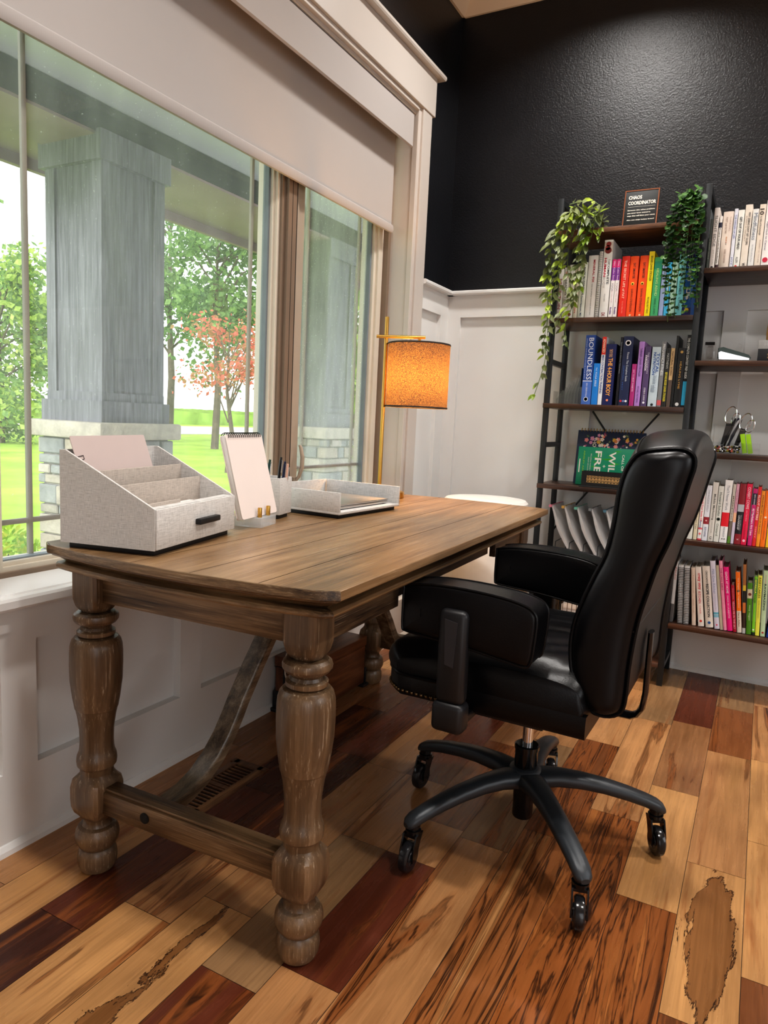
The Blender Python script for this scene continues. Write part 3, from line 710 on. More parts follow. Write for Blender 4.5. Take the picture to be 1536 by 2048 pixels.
ls = [-.262, -.26, -.254, -.245, -.23]+list(np.linspace(-.215, .215, 45))+[.23, .245, .254, .26, .262]
st = loft(ls, seat_fn, 'seat', M_leather, chair, 70)
def plan(off):
    P = []; 
    for l in np.linspace(-.262, .262, 41):
        s = max(0, (abs(l)-.19)/.072); P.append((.298-.055*s**2+off, l))
    P = [(-.195, -.262-off)]+[(f, -.262-off) for f in (-.1, 0, .1, .2)]+P+[(f, .262+off) for f in (.2, .1, 0, -.1)]+[(-.195, .262+off)]
    return P
mb = MB(); pr = [(-.002, .412), (.001, .416), (.003, .43), (.003, .448), (.0, .462)]
rows = [[(f, l, z) for f, l in plan(o)] for o, z in pr]; mb.grid(rows, closed_u=True)
n = len(rows[0]); mb.add(rows[0], [list(range(n))]); mb.add(rows[-1], [list(range(n))[::-1]])
sf = mb.build('seat_frame', M_leather, chair, angle=50)
pm = MB().tube([(f, l, .462) for f, l in plan(.003)[3:-3]], .0038, 6)
pm.build('piping', M_leather, sf)
nl = MB(); path = [Vector(p) for p in plan(.003)][3:-3]; acc = 0; nxt = 0
for i in range(len(path)-1):
    seg = (path[i+1]-path[i]).length
    while nxt <= acc+seg:
        p = path[i].lerp(path[i+1], (nxt-acc)/seg)
        if p.x > .10: nl.sphere((p.x, p.y, .4225), .0046, 6)
        nxt += .0125
    acc += seg
nl.build('nailhead', M_brassn, sf)
MB().rbox(-.13, .13, -.12, .12, .376, .412, .006).rbox(-.10, .10, -.24, .24, .398, .412, .003).build('tilt_mechanism', M_plastic, chair)
# armrests
arm0 = [(.209, .690), (.203, .700), (.14, .709), (.06, .7105), (-.02, .706), (-.07, .697), (-.090, .686), (-.097, .668), (-.095, .62), (-.090, .580), (-.078, .568), (-.04, .571), (.06, .583), (.16, .590), (.201, .594), (.209, .602), (.210, .65)]
armp = catmull(arm0, 3); SG = 1 if area(armp) > 0 else -1
for sd in (1, -1):
    def arm_fn(l):
        e = abs(l-.295)/.043; d = .0 if e < .88 else .005*((e-.88)/.12)
        return inset(armp, d)
    lm = [.252, .2535, .256, .2575, .27, .295, .32, .3325, .334, .3365, .338]
    am = loft([sd*l for l in lm], lambda l: arm_fn(abs(l)), 'armrest', M_leather, chair, 32, (shrink_long, [(.94, .0014), (.8, .0026), (.5, .0036), (.2, .004)]))
    pm = MB()
    for l in (.2545, .3355): pm.tube([(f, sd*l, z) for f, z in inset(armp, .0005)], .0030, 6, closed=True)
    pm.build('piping', M_leather, am)
    ps = MB().rbox(.047, .113, sd*.318, sd*.357, .455, .665, .014, 3) if sd > 0 else MB().rbox(.047, .113, -.357, -.318, .455, .665, .014, 3)
    po = ps.build('arm_post', M_plastic, chair)
    y0, y1 = sorted((sd*.312, sd*.362))
    MB().rbox(.043, .117, y0, y1, .392, .460, .013, 3).rbox(.055, .105, min(sd*.22, sd*.33), max(sd*.22, sd*.33), .398, .418, .004).build('sleeve', M_plastic, po)
    y0, y1 = sorted((sd*.355, sd*.3595))
    MB().prism([(.066, .64), (.096, .645), (.091, .545), (.071, .54)], 'y', y0, y1).build('height_button', pmat('charcoal_plastic', (.035, .035, .04), .35), po)
# rear support bar
MB().tube([(-.02, 0, .392), (-.16, 0, .386), (-.245, 0, .388), (-.258, 0, .395), (-.268, 0, .412), (-.272, 0, .45), (-.272, 0, .57), (-.272, 0, .60)], .007, 8, flat=3.2, up=(0, 1, 0)).build('support_bar', M_gloss, chair)
# gas lift, column and five-spoke base
MB().lathe([(.0135, .20), (.0135, .305), (.0145, .306), (.0145, .31), (.0135, .312), (.0135, .40)], 20).build('gas_lift', M_chrome, chair)
MB().lathe([(.024, .052), (.026, .056), (.027, .15), (.0295, .16), (.0295, .236), (.032, .237), (.032, .247), (.028, .25), (.016, .25)], 24).build('column', M_gloss, chair)
base = MB()
ctrl = [(0, .158, .036, .022), (.05, .165, .036, .022), (.085, .168, .031, .021), (.14, .166, .027, .0195), (.20, .158, .025, .018), (.26, .145, .0235, .017), (.305, .132, .0225, .016), (.335, .121, .0215, .0155), (.349, .114, .018, .012), (.355, .110, .010, .006)]
angs = [236.6+72*k for k in range(5)]
for A in angs:
    a = R(A)-(PI-R(1)); rows = []
    for (r, z, hw, hh) in ctrl:
        row = []
        for j in range(14):
            q = 2*PI*j/14; cx = math.copysign(abs(math.cos(q))**.8, math.cos(q)); cz = math.copysign(abs(math.sin(q))**.8, math.sin(q))
            row.append((r*math.cos(a)-hw*cx*math.sin(a), r*math.sin(a)+hw*cx*math.cos(a), z+hh*cz))
        rows.append(row)
    base.grid(rows, closed_u=True); base.add(rows[-1], [list(range(14))])
base.lathe([(.030, .135), (.044, .142), (.046, .17), (.04, .186), (.030, .19)], 28)
star = base.build('star_base', M_powder, chair, angle=60)
sw = [205, 350, 60, 120, 250]
M_wheel = pmat('caster_polyurethane', (.016, .016, .018), .18, 0, .1, 8)
M_hubw = pmat('caster_hub', (.06, .06, .065), .25, .5)
for A, s in zip(angs, (268, 285, 300, 290, 262)):
    a = R(A)-(PI-R(1)); cx, cy = .333*math.cos(a), .333*math.sin(a)
    rz = R(s)-(PI-R(1))
    M = Matrix.Translation((cx, cy, 0)) @ Matrix.Rotation(rz, 4, 'Z')
    f = MB()
    f.lathe([(.016, .088), (.019, .089), (.019, .098), (.015, .099), (.015, .104), (.017, .105), (.017, .112)], 16, M)
    for y in (-.0165, .0165):
        f.prism([(-.017, .09), (.017, .09), (.032, .052), (.032, .03), (.014, .03), (-.006, .075)], 'y', y-.002, y+.002, M)
    f.box(-.015, .017, -.0165, .0165, .082, .089, M)
    cs = f.build('caster', M_gloss, chair)
    Mw = M @ Matrix.Translation((.02, 0, .037)) @ Matrix.Rotation(PI/2, 4, 'X')
    wv = MB().lathe([(.020, -.0115), (.031, -.0115), (.0355, -.008), (.037, 0), (.0355, .008), (.031, .0115), (.020, .0115)], 28, Mw)
    wv.mat(1).lathe([(.004, -.0135), (.019, -.0125), (.0205, -.009), (.0205, .009), (.019, .0125), (.004, .0135)], 20, Mw)
    for k in range(6):
        q = k*PI/3; wv.mat(0).box(.007, .017, -.0022, .0022, -.0142, .0142, Mw @ Matrix.Rotation(q, 4, 'Z'))
    wv.build('wheel', [M_wheel, M_hubw], cs)

# ------------------------------------------------------------------ things on the desk
ZT = .7611
# sloped letter organiser
og = thing('desk_organizer', 'grey linen sloped desk organizer with one drawer and open compartments', 'desk organizer', (.196, .978, ZT), R(12.8))
D, W = .2246, .338
MB().rbox(.012, D-.008, .012, W-.012, 0, .013, .001).build('base', M_blackfoot, og)
side = [(0, .012), (D, .012), (D, .097), (.014, .2055), (0, .2055)]
b = MB()
b.prism(side, 'y', 0, .006).prism(side, 'y', W-.006, W)
b.box(0, .006, .006, W-.006, .012, .2055).box(.006, D-.02, .006, W-.006, .012, .07)
b.box(.2, D-.0025, .006, W-.006, .089, .097).box(.2, D-.01, .006, .009, .012, .089).box(D-.012, D-.003, .006, W-.006, .07, .092)
b.build('body', M_linen, og)
for x, z in ((.078, .165), (.131, .138)):
    MB().rbox(x, x+.005, .006, W-.006, .07, z, .001).build('divider', M_linen_in, og)
MB().rbox(.176, .180, .01, .17, .07, .100, .001).build('divider', M_linen_in, og)
dr = MB().rbox(D-.0015, D+.005, .0015, W-.0015, .0135, .0965, .0015).build('drawer', M_linen, og)
MB().rbox(D+.005, D+.019, .150, .240, .048, .061, .002).build('handle', M_blackfoot, dr)
t = thing('paper_stack', 'stack of printed sheets leaning in the rear slot of the linen organizer', 'papers', (.196, .978, ZT), R(12.8))
Mx = Matrix.Translation((.07, .012, .072)) @ Matrix.Rotation(R(-19), 4, 'Y')
pp = MB()
for k in range(4): pp.box(-.0016*k-.0012, -.0016*k, .003*k, .262+.002*k, 0, .168+.0015*k, Mx)
pp.build('sheets', M_paper2, t)
ck = MB().tube([Mx @ Vector(p) for p in ((.0008, -.001, .125), (.0012, .024, .128), (.0012, .024, .120), (.0012, .010, .118))], .0007, 5)
ck.build('paper_clip', M_gloss, t)
t = thing('envelope_stack', 'pale envelopes lying in the front compartment of the linen organizer', 'envelopes', (.196, .978, ZT), R(12.8))
ee = MB()
for k in range(3): ee.box(.140+.003*k, .209-.002*k, .06-.008*k, .29-.012*k, .0705+.0055*k, .0758+.0055*k)
ee.build('envelopes', M_paper, t)
# acrylic stand with a spiral pad
stn = thing('notepad_stand', 'clear acrylic notepad stand with two gold pegs beside the linen organizer', 'notepad stand', (.262, 1.455, ZT), R(12.8))
MB().rbox(0, .078, 0, .094, 0, .026, .0015).build('block', M_acryl2, stn)
MB().lathe([(.0055, .0262), (.0058, .027), (.0058, .050), (.005, .052)], 14, Matrix.Translation((.066, .016, 0))).build('peg', M_brass, stn)
MB().lathe([(.0055, .0262), (.0058, .027), (.0058, .050), (.005, .052)], 14, Matrix.Translation((.066, .068, 0))).build('peg', M_brass, stn)
ca, sa = math.cos(R(12.8)), math.sin(R(12.8))
def wl(o, x, y, z): return (o[0]+ca*x-sa*y, o[1]+sa*x+ca*y, o[2]+z)
pd = thing('spiral_notepad', 'blank top spiral notepad leaning upright on the clear acrylic stand', 'notepad', wl((.262, 1.455, ZT), .054, -.060, .0275), rot=(0, R(-14.5), R(10.5)))
MB().rbox(-.014, -.0012, .001, .195, .001, .220, .001).build('pages', M_paper, pd)
def rrect(y0, y1, z0, z1, r):
    P = []
    for cy, cz, a0 in ((y1-r, z1-r, 0), (y0+r, z1-r, 90), (y0+r, z0+r, 180), (y1-r, z0+r, 270)):
        for k in range(5): a = R(a0+22.5*k); P.append((cy+r*math.cos(a), cz+r*math.sin(a)))
    return P
MB().prism(rrect(0, .196, 0, .221, .008), 'x', -.001, .0006).prism(rrect(0, .196, 0, .221, .008), 'x', -.0165, -.0145).build('cover', M_pad, pd, smooth=False)
sp = MB()
for k in range(17):
    y = .012+.0106*k; sp.tube([(-.008+.012*math.cos(a), y+.0012*a/PI, .217+.010*math.sin(a)) for a in np.linspace(-.5, 2*PI-1.2, 14)], .0012, 5)
sp.build('spiral', M_gloss, pd)
# pen cup
cp = thing('pen_cup', 'square grey linen pen cup standing behind the notepad', 'pen cup', (.276, 1.635, ZT), R(12.8))
MB().rbox(-.077, -.008, .008, .077, 0, .013, .001).build('base', M_blackfoot, cp)
MB().rbox(-.085, 0, 0, .004, .012, .118, .001).rbox(-.085, 0, .081, .085, .012, .118, .001).rbox(-.085, -.081, .003, .082, .012, .118, .001).rbox(-.004, 0, .003, .082, .012, .118, .001).rbox(-.083, -.002, .002, .083, .012, .016, .001).build('body', M_linen, cp)
pens = [('dark green pen with metal tip in the linen cup', (20, 60, 50), -.060, .020, -6, 4, .152), ('rose gold pen in the linen cup between darker pens', (214, 150, 130), -.045, .030, 3, -5, .150), ('matte black pen standing tallest in the linen cup', (18, 18, 20), -.03, .036, -8, 2, .160), ('navy pen with silver clip in the linen cup', (24, 30, 60), -.02, .046, 2, 6, .149), ('pale pink capped pencil at edge of linen cup', (236, 190, 170), -.014, .06, 5, 6, .142)]
for lb, c, x, y, rx, ry, h in pens:
    p = thing('pen', lb, 'pen', wl((.276, 1.635, ZT), x, y, .0165), rot=(R(rx), R(ry), R(12.8)), group='pens in the linen cup')
    MB().lathe([(.001, 0), (.004, .012), (.0045, .02), (.0045, h-.012), (.0035, h-.006), (.0035, h)], 10).build('barrel', cmat(c, .3), p)
    MB().box(.0045, .006, -.0015, .0015, h-.045, h-.008).box(0, .006, -.0015, .0015, h-.010, h-.008).build('clip', M_chrome, p)
# paper tray
tr = thing('paper_tray', 'grey linen letter tray open at the front holding a closed laptop', 'letter tray', (.396, 1.766, ZT), R(-3))
MB().rbox(-.298, -.012, .012, .343, 0, .013, .001).build('base', M_blackfoot, tr)
MB().rbox(-.31, 0, 0, .355, .012, .020, .001).rbox(-.30, 0, 0, .007, .018, .078, .001).rbox(-.30, 0, .348, .355, .018, .078, .001).rbox(-.31, -.303, 0, .355, .018, .078, .001).build('body', M_linen, tr)
lp = thing('laptop', 'closed silver laptop lying in the linen letter tray', 'laptop', (.396, 1.766, ZT), R(-3))
MB().rbox(-.255, -.028, .016, .325, .0225, .0315, .002).build('base', M_silver, lp)
MB().rbox(-.255, -.027, .015, .326, .0322, .0375, .002).build('lid', M_silver, lp)
# lamp
lm_ = thing('table_lamp', 'brass table lamp with dark drum shade glowing amber at the far end of desk', 'lamp', (.213, 2.424, ZT))
MB().lathe([(.058, 0), (.060, .002), (.060, .022), (.058, .0245), (.01, .025)], 36).build('base', M_brass, lm_)
px, py = -.028, -.026
MB().lathe([(.0075, .02), (.0075, .676), (.0068, .68)], 14, Matrix.Translation((px, py, 0))).build('pole', M_brass, lm_)
d = Vector((.875, .36, 0)).normalized(); pz = .606
ctr = Vector((px, py, 0))+d*.126
a0 = Vector((px, py, pz))-d*.035; a1 = Vector((px, py, pz))+d*.148
off = Vector((d.y, -d.x, 0))*.0125
MB().cyl(a0+off, a1+off+Vector((0, 0, .002)), .006, 12).build('arm', M_brass, lm_)
MB().cyl((ctr.x+off.x, ctr.y+off.y, pz), (ctr.x, ctr.y, .52), .0055, 10).lathe([(.018, .505), (.02, .51), (.02, .53), (.008, .54)], 14, Matrix.Translation((ctr.x, ctr.y, 0))).build('socket', M_brass, lm_)
def shade_mat():
    m, nt, out = new_mat('lampshade_fabric')
    mp = coords(nt, (1, 1, 1)); n = noise(nt, mp, 420, 3, .7); n2 = noise(nt, mp, 90, 3, .6)
    r = ramp(nt, [(.42, srgb(40, 28, 18)), (.5, srgb(160, 112, 62)), (.58, srgb(250, 204, 130))]); nt.links.new(n.outputs['Fac'], r.inputs['Fac'])
    t = N(nt, 'ShaderNodeBsdfTranslucent'); nt.links.new(r.outputs['Color'], t.inputs['Color'])
    df = N(nt, 'ShaderNodeBsdfDiffuse'); df.inputs['Color'].default_value = c4(srgb(92, 82, 74))
    mx = N(nt, 'ShaderNodeMixShader'); mx.inputs['Fac'].default_value = .105
    nt.links.new(df.outputs[0], mx.inputs[1]); nt.links.new(t.outputs[0], mx.inputs[2]); nt.links.new(mx.outputs[0], out.inputs['Surface']); return m
Rs, z0, z1 = .1165, .350, .582
sh = MB().grid([[(ctr.x+Rs*math.cos(2*PI*k/48), ctr.y+Rs*math.sin(2*PI*k/48), z) for k in range(48)] for z in (z0, (z0+z1)/2, z1)], closed_u=True).build('lamp_shade', shade_mat(), lm_)
M_trimd = pmat('shade_trim', srgb(58, 50, 46), .8)
tm = MB()
for z in (z0, z1):
    if z == z1: tm.build('shade_trim', M_trimd, sh); tm = MB()
    tm.grid([[(ctr.x+(Rs+dr_)*math.cos(2*PI*k/48), ctr.y+(Rs+dr_)*math.sin(2*PI*k/48), z+dz) for k in range(48)] for dr_, dz in ((.0012, -.003), (.0018, 0), (.0012, .003))], closed_u=True)
for k in range(3):
    q = k*2*PI/3+.4; tm.cyl((ctr.x, ctr.y, z1-.012), (ctr.x+Rs*math.cos(q), ctr.y+Rs*math.sin(q), z1-.004), .0014, 6)
tm.build('shade_trim', M_trimd, sh)
def bulb_mat():
    m, nt, out = new_mat('bulb_glass')
    t = N(nt, 'ShaderNodeBsdfTransparent'); e = N(nt, 'ShaderNodeEmission'); e.inputs['Color'].default_value = (1, .62, .24, 1); e.inputs['Strength'].default_value = 8
    lw = N(nt, 'ShaderNodeLayerWeight'); mr_ = N(nt, 'ShaderNodeMath', operation='MULTIPLY_ADD'); mr_.inputs[1].default_value = .3; mr_.inputs[2].default_value = .08
    nt.links.new(lw.outputs['Facing'], mr_.inputs[0]); mx = N(nt, 'ShaderNodeMixShader'); nt.links.new(mr_.outputs[0], mx.inputs['Fac'])
    nt.links.new(t.outputs[0], mx.inputs[1]); nt.links.new(e.outputs[0], mx.inputs[2]); nt.links.new(mx.outputs[0], out.inputs['Surface']); return m
M_bulb = bulb_mat()
MB().sphere((ctr.x, ctr.y, .462), .028, 12, 1.2).build('bulb', M_bulb, lm_)
bl_ = bpy.data.lights.new('lamp_bulb_light', 'POINT'); bo = bpy.data.objects.new('lamp_bulb_light', bl_); COL.objects.link(bo); bo.parent = lm_
bo.location = (ctr.x, ctr.y, .458); bl_.energy = LAMP_W; bl_.color = (1, .52, .17); bl_.shadow_soft_size = .018
# stool between desk and shelves
t = thing('round_stool', 'round white drum stool with padded top beyond the far end of desk', 'stool', (.415, 2.97, 0))
MB().lathe([(.16, .672), (.182, .678), (.188, .695), (.186, .722), (.176, .733), (.12, .738), (.01, .739)], 40).build('seat', pmat('white_vinyl', srgb(232, 228, 222), .4), t)
MB().lathe([(.168, .02), (.172, .03), (.172, .660), (.166, .671)], 40).build('drum_body', pmat('white_drum', srgb(226, 222, 216), .5), t)
MB().lathe([(.160, 0), (.162, .004), (.162, .0195), (.158, .0198)], 40).build('base_ring', M_blackfoot, t)
# chest on the floor under the desk
M_box = wood('chest_wood', srgb(62, 34, 22), srgb(104, 62, 38), srgb(140, 90, 56), 1, .4, 12, 2.5, .2)
t = thing('wooden_box', 'dark stained wooden box with black corner brackets on the floor under desk', 'box', (.018, 1.99, 0))
MB().rbox(0, .145, 0, .395, .012, .165, .003).build('body', M_box, t)
MB().rbox(-.003, .149, -.004, .399, .167, .205, .003).build('lid', M_box, t)
for x in (.006, .139):
    for y in (.004, .391):
        s_ = -1 if x < .07 else 1
        MB().rbox(x-.02, x+.02, y-.022, y+.022, 0, .013, .003).rbox(x-.013, x+.013, -.006 if y < .1 else .394, .001 if y < .1 else .401, .01, .075, .003).build('corner_bracket', M_plastic, t)
for x in (.035, .128):
    MB().rbox(x, x+.012, -.0035, .002, .013, .166, .001).build('strap', M_plastic, t)
MB().cyl((-.003, -.0045, .1665), (.149, -.0045, .1665), .001, 5).build('lid_gap', M_dark, t)
tag(MB().tube([(.03, 2.05, .2085), (.04, 2.03, .214), (.06, 1.985, .20), (.085, 1.955, .16), (.11, 1.945, .12), (.13, 1.95, .06), (.12, 2.0-.03, .012), (.16, 1.9, .004), (.2, 1.8, .004)], .0028, 6).build('power_cord', M_cream), 'thin white power cord trailing over the wooden box under desk', 'cord')

# ------------------------------------------------------------------ bookshelf
bs = thing('bookshelf', 'tall black metal bookshelf with dark wood shelves along the back wall', 'bookshelf', (0, 0, 0))
FY, BYs = 3.10, 3.352
PX = (.616, 1.190, 1.765)
for x in PX:
    for y in (FY, BYs): MB().rbox(x-.0115, x+.0115, y, y+.02, 0, 2.02, .0015).build('post', M_smetal, bs)
    m = MB()
    for z in (2.008, 1.345, .984, .36, .08): m.box(x-.009, x+.009, FY+.02, BYs, z-.012, z+.010); m.build('side_rail', M_smetal, bs); m = MB()
SHL = (1.889, 1.527, 1.165, .812, .456, .10)
SHR = (1.704, 1.350, .989, .633, .276)
for z in SHL: MB().rbox(.604, 1.1785, FY-.006, BYs+.022, z-.021, z-.0012, .001).rbox(.604, 1.1785, FY-.0065, FY-.004, z-.0205, z-.0008, .0008).build('shelf', M_swedge if z > 1.6 else M_swood, bs)
for z in SHR: MB().rbox(1.2015, 1.776, FY-.006, BYs+.022, z-.021, z-.0012, .001).rbox(1.2015, 1.776, FY-.0065, FY-.004, z-.0205, z-.0008, .0008).build('shelf', M_swood, bs)
for (a, b) in (((.60, .545), (1.052, 1.143)), ((1.2, .545), (.76, 1.143))):
    dy = 0 if a[0] < .7 or 1.15 < a[0] < 1.21 and b[1] > 1.141 and b[0] > 1.5 else .006
    MB().cyl((a[0], 3.378+dy, a[1]), (b[0], 3.378+dy, b[1]), .0045, 8).build('cross_brace', M_smetal, bs)

# ------------------------------------------------------------------ books
W_, K_ = (238, 234, 228), (28, 28, 30)
def book(label, x, zs, w, h, base, texts=(), bands=(), lean=0, depth=.16, group=None, y=3.128, rough=.45, rnd_=.5, name='book', dots=()):
    """spine towards the room; texts: (string, z-centre, length, x-centre, glyph height, colour, bold) as fractions of h / w"""
    zb = [0, 1]; 
    cols = [base]; segs = []
    bands = sorted(bands); z = 0
    for (a, b, c) in bands:
        if a > z: segs.append((z, a, base))
        segs.append((a, b, c)); z = b
    if z < 1: segs.append((z, 1, base))
    mats = []; 
    def mi(c):
        m = cmat(c, rough)
        if m not in mats: mats.append(m)
        return mats.index(m)
    w -= .0012
    m = MB(); bul = .004*rnd_
    def ys(f): return -bul*(1-(2*f-1)**2)
    for (a, b, c) in segs:
        m.mat(mi(c)); fr = [0, .15, .35, .65, .85, 1]
        m.grid([[(w*f, ys(f), h*zz) for f in fr] for zz in (a, b)])
    m.mat(mi(base)).box(0, .0018, 0, depth, 0, h).box(w-.0018, w, 0, depth, 0, h).box(.0018, w-.0018, 0, .0018, 0, h)
    o = m.build(name, mats, loc=(x, y+bul, zs), rot=(0, R(-lean), 0), angle=30)
    tag(o, label, 'book', group)
    MB().box(.0019, w-.0019, .0019, depth-.004, .003, h-.004).build('pages', M_pages, o)
    if texts or dots:
        tm = MB(); tms = []
        def ti(c):
            k = cmat(c, .5)
            if k not in tms: tms.append(k)
            return tms.index(k)
        for (s, zc, ln, xc, gh, c, bold) in texts:
            tm.mat(ti(c)); put_text(tm, s, (w*xc, -bul-.0006, h*zc), (0, 0, -1), (1, 0, 0), ln*h, gh*w, bold)
        for (zc, xc, rx, c) in dots:
            tm.mat(ti(c)); n = 14; P = [(w*xc+rx*w*math.cos(2*PI*k/n), -bul-.0005, h*zc+rx*w*math.sin(2*PI*k/n)) for k in range(n)]
            tm.add(P, [list(range(n))[::-1]], False)
        tm.build('lettering', tms, o, recalc=False, smooth=False)
    return o
G2 = 'books on the second shelf of the narrow bay'; G3 = 'books on the third shelf of the narrow bay'
H1 = 'books on the top shelf beside the green trailing plant'; H4 = 'books on the shelf behind the chair'; H5 = 'books on the lowest shelf'
z = 1.5275
book('white paperback with dark red lettering closest to the shelf post under trailing leaves', .622, z, .023, .21, (236, 230, 224), [('NUTRITION', .5, .6, .5, .5, (170, 50, 60), 0)], group=G2)
book('white book with orange and grey spine lettering behind the trailing leaves', .646, z, .022, .215, (240, 236, 230), [('OUT', .86, .12, .5, .5, (230, 90, 40), .02), ('HEALTHY YOU', .52, .46, .5, .45, (90, 84, 80), .01)], group=G2)
book('plain white paperback with a small red circle low on its spine', .668, z, .025, .225, (236, 232, 226), group=G2, dots=[(.08, .5, .28, (150, 40, 50))])
book('cream paperback with red word low on its spine beside green edged book', .694, z, .019, .225, (232, 222, 204), [('Cure.', .16, .14, .5, .5, (190, 40, 40), .01)], group=G2)
book('white book with heavy dark hand lettered title BACK IN CONTROL', .7145, z, .029, .232, (232, 234, 224), [('BACK IN CONTROL', .66, .5, .58, .34, (44, 50, 46), .03), ('David Hanscom, MD', .22, .36, .45, .3, (50, 70, 110), .02)], group=G2)
book('wide white book with red MINERAL FIX lettering', .745, z, .041, .258, (226, 222, 218), [('MINERAL FIX', .75, .36, .62, .22, (176, 36, 52), .02), ('HOW TO OPTIMIZE YOUR MOST IMPORTANT', .30, .5, .55, .12, (90, 90, 90), 0)], group=G2)
sb = book('white wire bound booklet standing against the tall human body book', .788, z, .015, .272, (228, 226, 222), group=G2)
sp = MB()
for k in range(30): sp.tube([(.007+.0075*math.cos(a), -.004+.006*math.sin(a), .008+.0088*k) for a in np.linspace(0, 2*PI, 9)], .0011, 4)
sp.build('wire_binding', M_chrome, sb)
book('thickest tall white book with red muscle figure atop its spine', .805, z, .036, .317, (232, 230, 228), [('THE', .73, .05, .68, .24, (120, 120, 125), 0), ('COMPLETE', .57, .27, .70, .26, (50, 52, 60), .02), ('HUMAN', .65, .24, .28, .28, (176, 24, 60), .03), ('BODY', .455, .14, .28, .28, (160, 150, 150), 0), ('DR ALICE ROBERTS', .26, .1, .5, .16, (110, 110, 110), 0), ('DK', .045, .05, .5, .4, (150, 60, 70), .02)], bands=[(.845, .975, (206, 190, 180))], group=G2, depth=.2, dots=[(.945, .5, .30, (140, 40, 34)), (.90, .42, .30, (160, 50, 40)), (.865, .5, .38, (120, 36, 30))])
for i, (x, lb) in enumerate(((.8435, 'first thin book with pink and purple top, touching the thick white book'), (.861, 'second thin book with pink and purple top, touching the red book'))):
    book(lb, x, z, .017, .237, (238, 232, 232), [('Slim Calm Sexy', .80, .34, .5, .5, (245, 220, 240), .01), ('YOGA', .53, .14, .5, .5, (130, 120, 140), 0), ('by TARA STILES', .36, .2, .5, .35, (200, 150, 160), 0), ('Rodale', .12, .12, .5, .45, (90, 50, 130), .03)], bands=[(.64, .86, (122, 40, 150)), (.86, 1, (226, 36, 130))], group=G2)
book('bright red hardback with white lettering THE SECRET LIFE OF FAT', .882, z, .032, .247, (228, 44, 24), [('THE SECRET LIFE of FAT', .62, .62, .5, .3, (250, 214, 196), .01), ('SYLVIA TARA, PHD', .17, .2, .5, .18, (250, 170, 150), 0)], group=G2, rnd_=1.2)
for x, lb in ((.915, 'first orange hardback with lightbulb on spine, next to the red hardback'), (.953, 'second orange hardback with lightbulb on spine, next to yellow book')):
    book(lb, x, z, .034, .245, (246, 86, 24), [('EAT SMARTER', .76, .25, .55, .28, (50, 30, 30), .01), ('SHAWN STEVENSON', .28, .38, .5, .26, (56, 30, 26), .0)], group=G2, rnd_=1.2, dots=[(.55, .5, .2, (255, 210, 90)), (.545, .5, .11, (60, 36, 30)), (.035, .5, .12, (250, 200, 160))])
book('slim yellow book with black BIGGER LEANER STRONGER title', .9875, z, .022, .259, (248, 222, 20), [('BIGGER LEANER STRONGER', .74, .38, .55, .42, (40, 36, 20), .01), ('MICHAEL MATTHEWS', .18, .25, .5, .4, (50, 44, 20), 0)], group=G2, rnd_=.1)
book('green book with pale HEALING title between yellow and lavender books', 1.011, z, .030, .235, (70, 168, 110), [('HEALING ADHD', .58, .46, .5, .32, (196, 226, 150), .01), ('DANIEL G. AMEN', .18, .26, .5, .26, (24, 80, 60), 0)], bands=[(.80, .93, (40, 140, 110))], group=G2)
book('pale lavender spine beside green book partly behind the round leaved plant', 1.0425, z, .018, .21, (150, 164, 200), group=G2)
book('bright sky blue paperback half hidden by the round leaved plant', 1.0615, z, .018, .212, (70, 176, 220), [('BRAIN', .6, .3, .5, .5, (230, 244, 250), .02)], group=G2)
book('pale sage green paperback behind the round leaved plant', 1.081, z, .022, .22, (168, 200, 184), group=G2)
book('light aqua hardback with dark title behind the round leaved plant', 1.1045, z, .027, .24, (130, 206, 214), [('DIRTY GENES', .6, .5, .5, .36, (30, 60, 90), .01), ('LYNCH', .2, .2, .5, .3, (30, 60, 90), 0)], group=G2)
book('navy and blue book with CLEAN Life lettering behind the plant', 1.133, z, .031, .238, (28, 96, 176), [('CLEAN', .70, .26, .5, .42, (236, 240, 246), .02), ('Life', .36, .18, .5, .5, (240, 240, 244), .03)], bands=[(0, .14, (40, 36, 110)), (.8, 1, (26, 34, 90))], group=G2, dots=[(.10, .5, .26, (240, 210, 60))])
z = 1.1655
book('big blue hardback BOUNDLESS with lighter blue base', .760, z, .041, .292, (36, 74, 150), [('BOUNDLESS', .66, .60, .62, .50, (232, 238, 250), .0), ('BEN GREENFIELD', .21, .20, .5, .16, (220, 228, 246), 0), ('UPGRADE YOUR BRAIN OPTIMIZE YOUR BODY', .66, .58, .16, .10, (190, 204, 236), 0)], bands=[(0, .335, (72, 112, 190)), (.335, .345, (230, 236, 246))], group=G3, depth=.2, dots=[(.075, .5, .24, (226, 234, 250)), (.075, .5, .18, (72, 112, 190))])
book('short light blue YOGA BIBLE standing against the big blue hardback', .8025, z, .027, .174, (22, 128, 214), [('YOGA BIBLE', .62, .36, .5, .3, (220, 238, 250), 0), ('THE', .86, .08, .5, .2, (220, 238, 250), 0)], group=G3)
book('narrow red topped blue training manual beside the navy and orange lettered hardback', .8305, z, .0175, .284, (226, 230, 238), [('ADVANCED', .87, .20, .5, .6, (250, 226, 200), .02), ('MAX CONTRACTION TRAINING', .45, .56, .5, .55, (34, 66, 140), .02)], bands=[(.74, 1, (214, 48, 34))], group=G3, rnd_=.1, depth=.18)
book('thick navy hardback with big orange lettering THE 4-HOUR BODY', .849, z, .042, .254, (22, 32, 92), [('THE 4-HOUR BODY', .46, .62, .52, .44, (240, 176, 90), .02), ('TIMOTHY FERRISS', .85, .13, .5, .34, (224, 180, 140), .01)], bands=[], group=G3, dots=[(.08, .5, .12, (240, 150, 110))])
